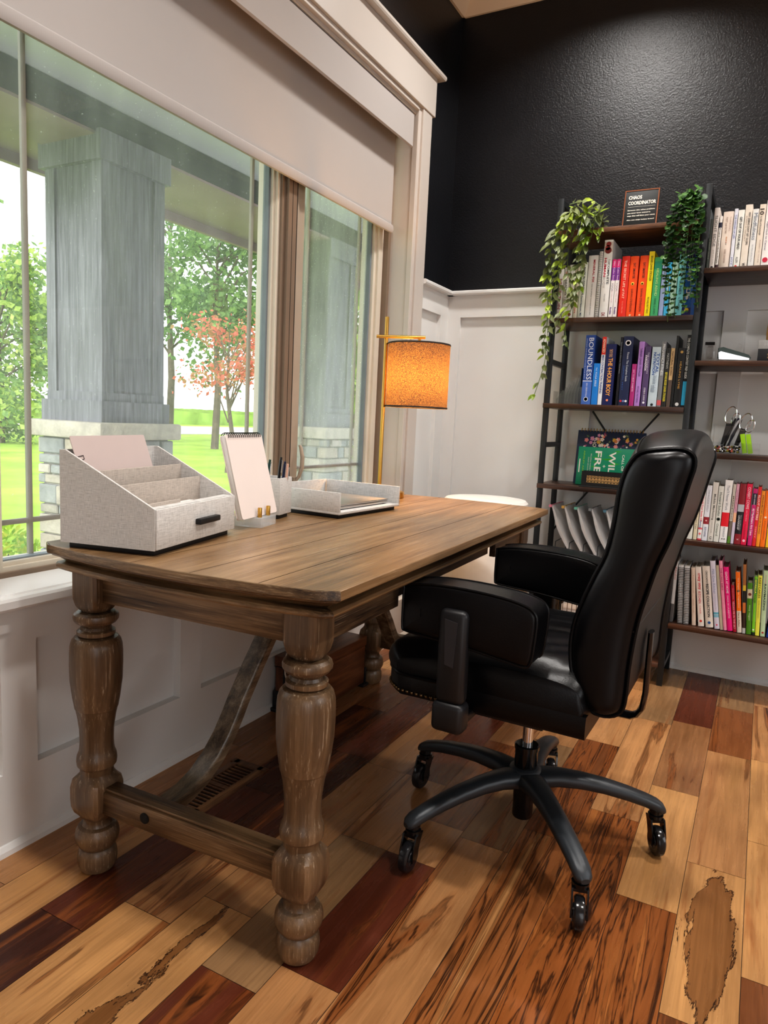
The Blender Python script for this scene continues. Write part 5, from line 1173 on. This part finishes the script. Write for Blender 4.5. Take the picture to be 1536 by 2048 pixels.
for i, (x, lb, sc) in enumerate(((1.325, 'silver looped scissors in the clear caddy, the taller looped pair', 1.0), (1.372, 'silver looped scissors in the clear caddy, the lower pair', .85))):
    t = thing('scissors', lb, 'scissors', (x, 3.235, .9922), rot=(0, R(10+6*i), 0), group='scissors in the clear caddy')
    MB().prism([(-.012, .03), (.004, .03), (.010, .12*sc), (-.014, .12*sc)], 'y', -.002, .002).build('blade', M_plastic, t)
    MB().tube([(-.006+.020*math.cos(a), 0, .152*sc+.036*math.sin(a)) for a in np.linspace(0, 2*PI, 20, endpoint=False)], .0024, 6, closed=True).build('handle_loop', M_chrome, t)
    MB().tube([(.016+.014*math.cos(a), 0, .140*sc+.026*math.sin(a)) for a in np.linspace(0, 2*PI, 20, endpoint=False)], .0024, 6, closed=True).build('handle_loop', M_chrome, t)
for i, (x, y, a, c, lb) in enumerate(((1.345, 3.228, 16, (24, 24, 26), 'black pen tilted in the clear caddy nearest the tall scissors'), (1.356, 3.245, 20, (20, 20, 22), 'black pen tilted in the clear caddy behind a silver one'), (1.338, 3.232, 24, (190, 190, 194), 'silver pen tilted lowest in the clear caddy'), (1.362, 3.24, 13, (36, 38, 60), 'navy pen in the clear caddy beside lower scissors'))):
    t = thing('pen', lb, 'pen', (x-.02, y, .9924), rot=(0, R(a), 0), group='pens in the clear caddy')
    MB().lathe([(.001, 0), (.004, .012), (.0045, .02), (.0045, .135), (.003, .145)], 10).build('barrel', cmat(c, .3), t)
bd_ = MB(); bm_ = [cmat((240, 236, 230)), cmat((30, 30, 32)), cmat((240, 130, 110)), cmat((160, 150, 60)), M_chrome]
for k in range(110):
    bd_.mat(rr_.choice([0, 0, 1, 1, 2, 3, 4])).sphere((1.292+rr_.random()*.1, 3.174+rr_.random()*.036, .996+.022*rr_.random()), .0048, 5)
b_ = bd_.build('bead_heap', bm_); tag(b_, 'heap of black white and coral beads in the clear caddy', 'beads', kind='stuff')
for i, (x, lb) in enumerate(((1.404, 'first lime green sticky note pad in the clear caddy, nearer the scissors'), (1.424, 'second lime green sticky note pad in the clear caddy, the outer one'))):
    t = tag(MB().rbox(0, .017, 0, .042, 0, .078, .001).build('sticky_notes', [cmat((170, 226, 30), .6)], loc=(x, 3.18, .9918), rot=(0, R(-12), 0)), lb, 'sticky notes', 'sticky notes in the clear caddy')
# clear tiered stand on third shelf
at_ = thing('acrylic_organizer', 'clear stepped acrylic organizer beside the big blue hardback', 'organizer', (.640, 3.14, 1.1645))
a_ = MB().box(0, .11, 0, .16, 0, .003)
for k in range(8):
    x = .008+.0135*k; a_.prism([(0, .003), (.15, .003), (.15, .06+.014*k), (.10, .065+.014*k), (.03, .03+.008*k), (0, .02+.004*k)], 'x', x, x+.0022)
a_.box(-.005, .0, 0, .07, 0, .055).box(-.005, .03, 0, .002, 0, .055)
a_.build('body', M_acryl, at_)
MB().box(.098, .099, .05, .15, .08, .16).build('blue_card', cmat((70, 120, 170)), at_)

# ------------------------------------------------------------------ trailing plants
def leaf(m, p, d, n, L, Wd, fold=.25, round_=False):
    d = d.normalized(); s = d.cross(n)
    if s.length < 1e-4: s = d.orthogonal()
    s.normalize(); n = s.cross(d).normalized()
    if round_:
        pts = [p]; k = 6
        for i in range(k): a = -PI+PI*.28+(2*PI-.56*PI)*i/(k-1); pts.append(p+d*(L*.5*(1+math.cos(a)))+s*(Wd*.5*math.sin(a))+n*(.12*L*abs(math.sin(a))))
        m.add(pts, [(0, 1, 2, 3), (0, 3, 4), (0, 4, 5, 6)])
    else:
        a1 = p+d*L*.30+s*Wd*.42-n*0+n*fold*Wd*.5; a2 = p+d*L*.62+s*Wd*.40+n*fold*Wd*.4-n*.03*L
        b1 = p+d*L*.30-s*Wd*.42+n*fold*Wd*.5; b2 = p+d*L*.62-s*Wd*.40+n*fold*Wd*.4-n*.03*L
        c1 = p+d*L*.30; c2 = p+d*L*.62-n*.03*L; e = p+d*L-n*.12*L
        m.add([p, a1, c1, b1, a2, c2, b2, e], [(0, 2, 1), (0, 3, 2), (1, 2, 5, 4), (2, 3, 6, 5), (4, 5, 7), (5, 6, 7)])
def vine(stem, lm, pts, rs, step, L, Wd, y0, rnd2, round_, jitter=.012, nm=2):
    P = [Vector((x, y0+rnd2.uniform(-jitter, jitter), z)) for x, z in pts]
    C = []
    for i in range(len(P)-1):
        p0 = P[max(i-1, 0)]; p1 = P[i]; p2 = P[i+1]; p3 = P[min(i+2, len(P)-1)]
        for t in np.linspace(0, 1, 8, endpoint=False):
            C.append(.5*((2*p1)+(p2-p0)*t+(2*p0-5*p1+4*p2-p3)*t*t+(3*p1-p0-3*p2+p3)*t**3))
    C.append(P[-1]); stem.tube(C, rs, 5)
    acc = 0; side = 1; tot = sum((C[i+1]-C[i]).length for i in range(len(C)-1)); done = 0
    for i in range(len(C)-1):
        g = (C[i+1]-C[i]).length; acc += g; done += g
        if acc >= step:
            acc = 0; tv = (C[i+1]-C[i]).normalized(); k = 1-.35*done/tot
            for j in range(nm):
                ang = rnd2.uniform(0, 2*PI) if j else side*PI/2+rnd2.uniform(-.8, .8)
                rad = Vector((math.cos(ang), -abs(math.sin(ang))*.8-.25, rnd2.uniform(-.2, .3)))
                d = (tv*.55+rad*.9+Vector((0, 0, -.35))).normalized()
                n = Vector((rnd2.uniform(-.5, .5), -1, rnd2.uniform(.1, .9)))
                q = rnd2.uniform(.75, 1.2)*k
                lm.mat(0 if rnd2.random() < .68 else 1); leaf(lm, C[i]+rad*.004, d, n, L*q, Wd*q, .3, round_)
            side *= -1
M_leafA = leafmat('variegated_leaf', srgb(74, 88, 44), srgb(150, 158, 110)); M_leafA2 = leafmat('lime_leaf', srgb(120, 150, 40), srgb(196, 214, 90))
M_leafB = leafmat('round_leaf', srgb(22, 50, 22), srgb(56, 92, 44), .2); M_leafB2 = leafmat('round_leaf_light', srgb(52, 92, 38), srgb(104, 146, 74), .2)
M_stem = pmat('plant_stem', srgb(96, 120, 56), .6)
ra = random.Random(21)
tp = thing('trailing_plant', 'variegated pointed leaf trailing plant spilling over the outer post of bookshelf', 'plant', (0, 0, 0))
sm_, lf = MB(), MB()
for k, L_ in enumerate(([(.685, 1.950), (.611, 1.886), (.594, 1.724), (.605, 1.557), (.612, 1.432), (.603, 1.326), (.568, 1.190)], [(.674, 1.961), (.603, 1.825), (.588, 1.683), (.605, 1.557), (.598, 1.453), (.590, 1.389)], [(.716, 1.947), (.714, 1.798), (.714, 1.656), (.697, 1.555), (.676, 1.493), (.704, 1.390)], [(.738, 1.935), (.735, 1.796), (.729, 1.676), (.704, 1.596), (.652, 1.525), (.630, 1.452)], [(.757, 1.953), (.790, 1.911), (.787, 1.832)], [(.683, 1.980), (.647, 1.903), (.638, 1.762), (.642, 1.660), (.640, 1.598)], [(.768, 1.942), (.763, 1.884), (.753, 1.825)], [(.662, 1.982), (.723, 1.996), (.764, 1.982), (.796, 1.959)], [(.70, 1.96), (.672, 1.85), (.668, 1.74), (.690, 1.66), (.700, 1.60)], [(.70, 1.97), (.66, 1.86), (.64, 1.72), (.62, 1.60)], [(.72, 1.96), (.74, 1.86), (.72, 1.76)])):
    vine(sm_, lf, L_, .0014, .024 if k not in (0,) else .034, .058, .025, 3.062 if k in (0, 1, 5, 9) else 3.075, ra, False)
for k in range(34):
    p = Vector((ra.uniform(.66, .78), ra.uniform(3.07, 3.2), ra.uniform(1.895, 1.97))); lf.mat(0 if ra.random() < .7 else 1)
    leaf(lf, p, Vector((ra.uniform(-1, 1), ra.uniform(-1, .2), ra.uniform(-.2, .9))), Vector((0, -.6, 1)), .06, .026)
    if k < 12: sm_.cyl((.71, 3.16, 1.888), p, .0013, 5)
lf.build('leaves', [M_leafA, M_leafA2], tp, recalc=False, angle=50); sm_.build('vine_stems', M_stem, tp)
tp = thing('round_leaf_plant', 'dark green round leaved trailing plant hanging beside the middle shelf post', 'plant', (0, 0, 0))
sm_, lf = MB(), MB()
for k, L_ in enumerate(([(1.105, 1.989), (1.075, 1.927), (1.067, 1.815), (1.078, 1.661), (1.087, 1.500)], [(1.114, 1.998), (1.099, 1.906), (1.093, 1.775), (1.100, 1.622), (1.113, 1.515)], [(1.132, 1.996), (1.133, 1.884), (1.133, 1.734), (1.139, 1.601), (1.152, 1.534)], [(1.150, 1.990), (1.168, 1.900), (1.173, 1.769), (1.177, 1.656), (1.193, 1.551)], [(1.124, 1.987), (1.153, 1.864), (1.159, 1.695), (1.163, 1.581)], [(1.096, 1.990), (1.069, 1.890), (1.056, 1.777), (1.061, 1.681), (1.076, 1.584)], [(1.160, 1.984), (1.172, 1.918), (1.174, 1.825), (1.174, 1.732)], [(1.12, 1.99), (1.115, 1.88), (1.118, 1.78), (1.112, 1.68)], [(1.14, 1.995), (1.146, 1.90), (1.148, 1.80), (1.15, 1.72)], [(1.10, 1.99), (1.085, 1.90), (1.08, 1.80), (1.082, 1.74)])):
    vine(sm_, lf, L_, .0012, .0135, .026, .024, 3.072, ra, True, .016, 2)
for k in range(40):
    p = Vector((ra.uniform(1.09, 1.165), ra.uniform(3.06, 3.16), ra.uniform(1.93, 2.0))); lf.mat(0 if ra.random() < .6 else 1)
    leaf(lf, p, Vector((ra.uniform(-1, 1), ra.uniform(-1, .2), ra.uniform(-.2, .9))), Vector((0, -.6, 1)), .028, .025, .2, True)
    if k < 14: sm_.cyl((1.13, 3.14, 1.888), p, .0012, 5)
lf.build('leaves', [M_leafB, M_leafB2], tp, recalc=False, angle=50); sm_.build('vine_stems', M_stem, tp)

# ------------------------------------------------------------------ outdoors
GZ = -.40
M_lawn = pmat('lawn', srgb(156, 186, 76), .9, 0, .22, .9, .3, 30, .1, bdist=.03)
M_crop = pmat('crop', srgb(160, 190, 96), .9, 0, .25, .5, .3, 20, .1)
M_road = pmat('gravel_road', srgb(226, 216, 204), .95, 0, .08, 2)
M_porchf = pmat('porch_concrete', srgb(170, 164, 156), .9, 0, .08, 4)
M_pillar = wood('pillar_paint', srgb(78, 78, 86), srgb(103, 104, 113), srgb(128, 129, 139), 2, .7, 18, 3, .5)
M_beam = pmat('beam_paint', srgb(34, 35, 42), .7, 0, .12, 5, .2, 60)
M_soffit = pmat('porch_soffit', srgb(186, 190, 196), .8, 0, .04, 3)
M_beamu = pmat('beam_underside', srgb(140, 122, 122), .8, 0, .08, 4)
M_bark = pmat('bark', srgb(96, 84, 72), .9, 0, .3, 6, .6, 20)
def stone_mat():
    m, nt, out = new_mat('ledge_stone')
    p = N(nt, 'ShaderNodeBsdfPrincipled'); a = N(nt, 'ShaderNodeAttribute'); a.attribute_name = 'tone'
    mp = coords(nt); n = noise(nt, mp, 14, 5, .6); r = ramp(nt, [(.3, (.7, .7, .7)), (.7, (1.2, 1.18, 1.14))]); nt.links.new(n.outputs['Fac'], r.inputs['Fac'])
    mx = N(nt, 'ShaderNodeMixRGB', blend_type='MULTIPLY'); mx.inputs['Fac'].default_value = .8; nt.links.new(a.outputs['Color'], mx.inputs['Color1']); nt.links.new(r.outputs['Color'], mx.inputs['Color2'])
    nt.links.new(mx.outputs['Color'], p.inputs['Base Color']); setin(p, Roughness=.9)
    b = bump(nt, n.outputs['Fac'], .6, .02); nt.links.new(b.outputs['Normal'], p.inputs['Normal']); nt.links.new(p.outputs['BSDF'], out.inputs['Surface']); return m
M_stone = stone_mat()
def ground(name, x0, x1, y0, y1, z, mat, seg=1):
    return struct(MB().box(x0, x1, y0, y1, z-.05, z).build(name, mat))
ground('lawn', -160, -2.35, -60, 200, GZ, M_lawn)
struct(MB().box(-2.35, -.22, -6, 12, GZ-.1, -.22).build('porch_floor', M_porchf))
struct(MB().add([(-27.5, -60, GZ+.02), (-32, 200, GZ+.02), (-46, 200, GZ+.02), (-42, -60, GZ+.02)], [(0, 1, 2, 3)]).build('road', M_road))
cr_ = MB(); rc = random.Random(3)
for k in range(26):
    xa = -50-3.4*k
    cr_.grid([[(xa+rc.uniform(-.4, .4), y, GZ) for y in np.linspace(-60, 190, 90)], [(xa+rc.uniform(-.6, .6), y, GZ+1.05+.5*rc.random()+.012*k) for y in np.linspace(-60, 190, 90)], [(xa-2.2, y, GZ+.9+.012*k) for y in np.linspace(-60, 190, 90)]])
o = cr_.build('crop_field', M_crop, recalc=False); tag(o, 'low yellow green crop field beyond the gravel road', 'crop field', kind='stuff')
# porch columns on stone plinths
rs_ = random.Random(9)
def pillar(x, y, w, label):
    """x, y: corner nearest the window; extends outwards (-x) and along +y"""
    t = thing('porch_column', label, 'porch column', (x-w/2, y+w/2, 0), group='porch columns outside the window')
    h = w/2
    MB().box(-h, h, -h, h, 1.0, 2.40).build('shaft', M_pillar, t)
    tr_ = MB()
    for (sx, sy) in ((-1, -1), (-1, 1), (1, -1), (1, 1)):
        tr_.box(sx*(h+.012)-(.07 if sx > 0 else 0), sx*(h+.012)+(.07 if sx < 0 else 0), sy*(h+.012)-(.07 if sy > 0 else 0), sy*(h+.012)+(.07 if sy < 0 else 0), 1.08, 2.27)
    tr_.box(-h-.014, h+.014, -h-.014, h+.014, 1.08, 1.13)
    tr_.box(-h-.035, h+.035, -h-.035, h+.035, .975, 1.085).box(-h-.035, h+.035, -h-.035, h+.035, 2.27, 2.41)
    tr_.build('trim_boards', M_pillar, t)
    c_ = MB(); b = h+.085
    c_.rbox(-b, b, -b, b, .885, .975, .012)
    co = c_.build('cap_stone', M_stone, t); ca_ = co.data.attributes.new('tone', 'FLOAT_COLOR', 'FACE'); ca_.data.foreach_set('color', [.44, .41, .36, 1]*len(co.data.polygons))
    s_ = MB(); cols = []
    s_.box(-h-.03, h+.03, -h-.03, h+.03, -.22, .885); cols += [(.3, .29, .27)]*6
    zz = -.22
    while zz < .87:
        hh = min(rs_.choice([.055, .075, .09, .11]), .883-zz)
        if hh < .02: break
        for side in range(4):
            u = -h-.05
            while u < h+.04:
                L_ = rs_.choice([.10, .15, .2, .26]); u1 = min(u+L_, h+.05); pr_ = h+rs_.uniform(.04, .062)
                g = .004; n0 = len(s_.f)
                if side == 0: s_.rbox(u+g, u1-g, -pr_, -h, zz+g, zz+hh-g, .006, 1)
                elif side == 1: s_.rbox(h, pr_, u+g, u1-g, zz+g, zz+hh-g, .006, 1)
                elif side == 2: s_.rbox(u+g, u1-g, h, pr_, zz+g, zz+hh-g, .006, 1)
                else: s_.rbox(-pr_, -h, u+g, u1-g, zz+g, zz+hh-g, .006, 1)
                tone = rs_.choice([(.33, .31, .27), (.40, .37, .32), (.27, .285, .29), (.36, .32, .27), (.44, .41, .37), (.24, .255, .27)])
                cols += [tone]*(len(s_.f)-n0); u = u1
        zz += hh
    so = s_.build('stone_plinth', M_stone, t, angle=30); ca_ = so.data.attributes.new('tone', 'FLOAT_COLOR', 'FACE'); ca_.data.foreach_set('color', [v for c in cols for v in (c[0], c[1], c[2], 1)])
pillar(-1.571, 2.583, .40, 'grey boxed porch column on a stone plinth close outside the large pane')
pillar(-1.60, 4.72, .37, 'farther grey porch column on a stone plinth seen through the narrow pane')
bm_ = MB().box(-1.98, -1.57, 1.5, 12, 2.40, 2.54); bm_.mat(1).box(-1.975, -1.575, 1.5, 12, 2.385, 2.401)
struct(bm_.build('porch_beam', [M_beam, M_beamu]))
MB().box(-2.32, -1.98, 1.5, 12, 2.42, 2.44).box(-2.36, -2.32, 1.5, 12, 2.36, 2.52).build('beam_outer', M_beamu)['kind'] = 'structure'
bpy.data.objects['beam_outer'].name = 'eave_roof'
struct(MB().box(-2.4, -.22, 1.5, 12, 2.545, 2.64).build('porch_ceiling', [M_soffit, M_beam]))
struct(MB().box(-.22, 4.5, -1.8, 3.6, 3.2, 3.35).build('house_roof', M_beam))
# trees
def tree(name, label, x, y, zc, rx, rz, n, L, mats, seed, mix=.3, group='trees beyond the lawn', lumps=16, base=None):
    rt = random.Random(seed); t = thing(name, label, 'tree', (x, y, GZ), group=group)
    tk = MB(); H = zc-GZ; top = H+rz*.5
    tk.tube([(0, 0, 0), (.08, .05, H*.35), (-.1, .06, H*.7), (.0, 0, top)], [rx*.05, rx*.042, rx*.03, rx*.008], 8)
    L_ = []
    for k in range(lumps):
        while True:
            v = Vector((rt.uniform(-1, 1), rt.uniform(-1, 1), rt.uniform(-1, 1)))
            if v.length < 1: break
        c = Vector((v.x*rx*.8, v.y*rx*.8, H+v.z*rz*.85)); L_.append((c, rt.uniform(.22, .42)))
        tk.tube([(0, 0, max(.3, c.z-.5*abs(c.x)-.6)), tuple(c*.5+Vector((0, 0, c.z*.45))), tuple(c)], [rx*.016, rx*.011, rx*.004], 5)
    cv_ = MB()
    for k in range(n):
        c, q = rt.choice(L_)
        v = Vector((rt.gauss(0, 1), rt.gauss(0, 1), rt.gauss(0, .75))); v = v*(q*min(rx, rz)*.62)
        p = c+v
        d = Vector((rt.uniform(-1, 1), rt.uniform(-1, 1), rt.uniform(-1, .6))).normalized(); s = d.orthogonal().normalized(); s.rotate(Matrix.Rotation(rt.uniform(0, PI), 3, d))
        l = L*rt.uniform(.6, 1.3); cv_.mat(0 if rt.random() > mix else 1)
        cv_.add([p, p+d*l*.5+s*l*.32, p+d*l, p+d*l*.5-s*l*.32], [(0, 1, 2, 3)])
    cv_.build('crown', mats, t, recalc=False, smooth=False); tk.build('trunk', M_bark, t)
LG1 = leafmat('tree_leaf_green', srgb(92, 130, 70), srgb(160, 190, 116), .5); LG2 = leafmat('tree_leaf_dark', srgb(70, 104, 62), srgb(126, 160, 92), .5); LG3 = leafmat('tree_leaf_yellow', srgb(160, 190, 90), srgb(206, 220, 130), .5)
LR1 = leafmat('tree_leaf_red', srgb(196, 96, 80), srgb(224, 136, 116), .5); LR2 = leafmat('tree_leaf_bronze', srgb(150, 120, 76), srgb(196, 150, 110), .5)
tree('leafy_tree', 'bushy yellow green tree beyond the lawn at the edge of the large pane', -22.2, 15.7, 3.3, 2.6, 3.9, 5200, .26, [LG1, LG3], 1, .45)
tree('leafy_tree', 'tall green tree behind the bushy yellow green one', -33, 19.5, 6.5, 4.0, 6, 4200, .36, [LG2, LG1], 2)
tree('leafy_tree', 'loose green tree filling the gap between column and window frame', -17.4, 21.3, 6.2, 3.0, 4.0, 4800, .26, [LG2, LG1], 3, .4, lumps=22)
tree('leafy_tree', 'tall dark green tree behind the grey porch column', -24, 25.5, 8, 3.8, 5.6, 3600, .32, [LG2, LG1], 4)
tree('red_leaf_tree', 'small red leaved tree in front of the loose green tree', -9.9, 13.3, 2.35, 1.3, 1.25, 1700, .12, [LR1, LR2], 5, .4, lumps=12)
tree('leafy_tree', 'pale green tree seen through the narrow pane', -11.6, 23.3, 5.0, 2.6, 4.6, 3600, .26, [LG1, LG3], 6, .35)
tree('leafy_tree', 'dark green tree beyond the road behind the window frame', -20, 36, 9, 4.5, 7, 3200, .4, [LG2, LG1], 7)
def shrub(label, x, y, r, h, seed, mats):
    rt = random.Random(seed); t = thing('shrub', label, 'shrub', (x, y, -.3), group='shrubs beside the porch')
    tk = MB(); cv_ = MB()
    for k in range(10): tk.tube([(0, 0, 0), (rt.uniform(-r, r)*.6, rt.uniform(-r, r)*.6, h*.7)], [.012, .005], 5)
    for k in range(1500):
        a = rt.uniform(0, 2*PI); q = math.sqrt(rt.random())*r; zz = h*(1-.45*(q/r)**2)*(rt.random()**.35)
        p = Vector((q*math.cos(a), q*math.sin(a), zz)); d = Vector((rt.uniform(-1, 1), rt.uniform(-1, 1), rt.uniform(.1, 1.2)))
        cv_.mat(0 if rt.random() < .6 else 1); leaf(cv_, p, d, Vector((rt.uniform(-1, 1), rt.uniform(-1, 1), 1)), rt.uniform(.04, .07), .032)
    cv_.build('foliage', mats, t, recalc=False); tk.build('stem', M_bark, t)
LS1 = leafmat('shrub_leaf', srgb(130, 180, 50), srgb(196, 220, 80), .4); LS2 = leafmat('shrub_leaf_yellow', srgb(190, 206, 60), srgb(236, 232, 110), .4)
shrub('yellow green shrub outside the window corner beside the stone plinth', -2.75, 2.65, .42, .62, 31, [LS1, LS2])
shrub('yellow green shrub just outside the window beside the desk edge', -2.1, 1.95, .45, .55, 32, [LS1, LS2])
shrub('low lime shrub between window wall and lawn farther along the porch', -2.9, 3.7, .4, .5, 33, [LS1, LS2])

# ------------------------------------------------------------------ light
wd = bpy.data.worlds.new('overcast'); scn.world = wd; wd.use_nodes = True; nt = wd.node_tree; nt.nodes.clear()
bg = nt.nodes.new('ShaderNodeBackground'); wo = nt.nodes.new('ShaderNodeOutputWorld'); tc = nt.nodes.new('ShaderNodeTexCoord')
sx = nt.nodes.new('ShaderNodeSeparateXYZ'); nt.links.new(tc.outputs['Generated'], sx.inputs[0])
rp = ramp(nt, [(.0, (.80, .84, .82)), (.5, (.98, .99, 1.0)), (.75, (.90, .96, 1.0))]); mr = nt.nodes.new('ShaderNodeMapRange'); mr.inputs['From Min'].default_value = -1
nt.links.new(sx.outputs['Z'], mr.inputs['Value']); nt.links.new(mr.outputs[0], rp.inputs['Fac']); nt.links.new(rp.outputs['Color'], bg.inputs['Color'])
bg.inputs['Strength'].default_value = SKY; nt.links.new(bg.outputs[0], wo.inputs[0])
def light(name, kind, loc, energy, color=(1, 1, 1), size=1.0, sizey=None, target=None, spread=None):
    l = bpy.data.lights.new(name, kind); o = bpy.data.objects.new(name, l); COL.objects.link(o); o.location = loc
    l.energy = energy; l.color = color
    if kind == 'AREA':
        l.shape = 'RECTANGLE' if sizey else 'DISK'; l.size = size
        if sizey: l.size_y = sizey
        if spread: l.spread = R(spread)
    elif kind == 'SUN': l.angle = R(size)
    else: l.shadow_soft_size = size
    if target: o.rotation_euler = (Vector(target)-Vector(loc)).to_track_quat('-Z', 'Y').to_euler()
    return o
light('sun', 'SUN', (-3, -18, 7.0), SUN, (1, .97, .92), 14, target=(-5.0, 2, 0))
# recessed ceiling fixtures
for x, y in ((.75, 2.75), (2.2, 2.75), (.9, .9), (2.3, .9)):
    light('ceiling_downlight', 'AREA', (x, y, 3.085), CEIL, (1, .965, .92), .16, target=(x, y, 0), spread=140)
# fill lamps added out of view, behind and beside the camera
light('rear_fill', 'AREA', (2.6, -1.5, 1.05), REAR_FILL, (.94, .97, 1.0), 1.8, 1.9, target=(.9, 2.2, .5))
light('side_fill', 'AREA', (4.15, 1.5, 1.6), SIDE, (.92, .96, 1.0), 1.8, 1.6, target=(1.2, 2.2, .9))

# ------------------------------------------------------------------ colour management
scn.view_settings.view_transform = 'Standard'
scn.view_settings.look = LOOK
scn.view_settings.exposure = EXPO
scn.cycles.use_denoising = True
try: scn.cycles.denoiser = 'OPENIMAGEDENOISE'
except Exception: pass
scn.cycles.max_bounces = 10; scn.cycles.transparent_max_bounces = 16; scn.cycles.diffuse_bounces = 4; scn.cycles.glossy_bounces = 4; scn.cycles.transmission_bounces = 6
scn.cycles.sample_clamp_indirect = 6; scn.cycles.caustics_reflective = False; scn.cycles.caustics_refractive = False
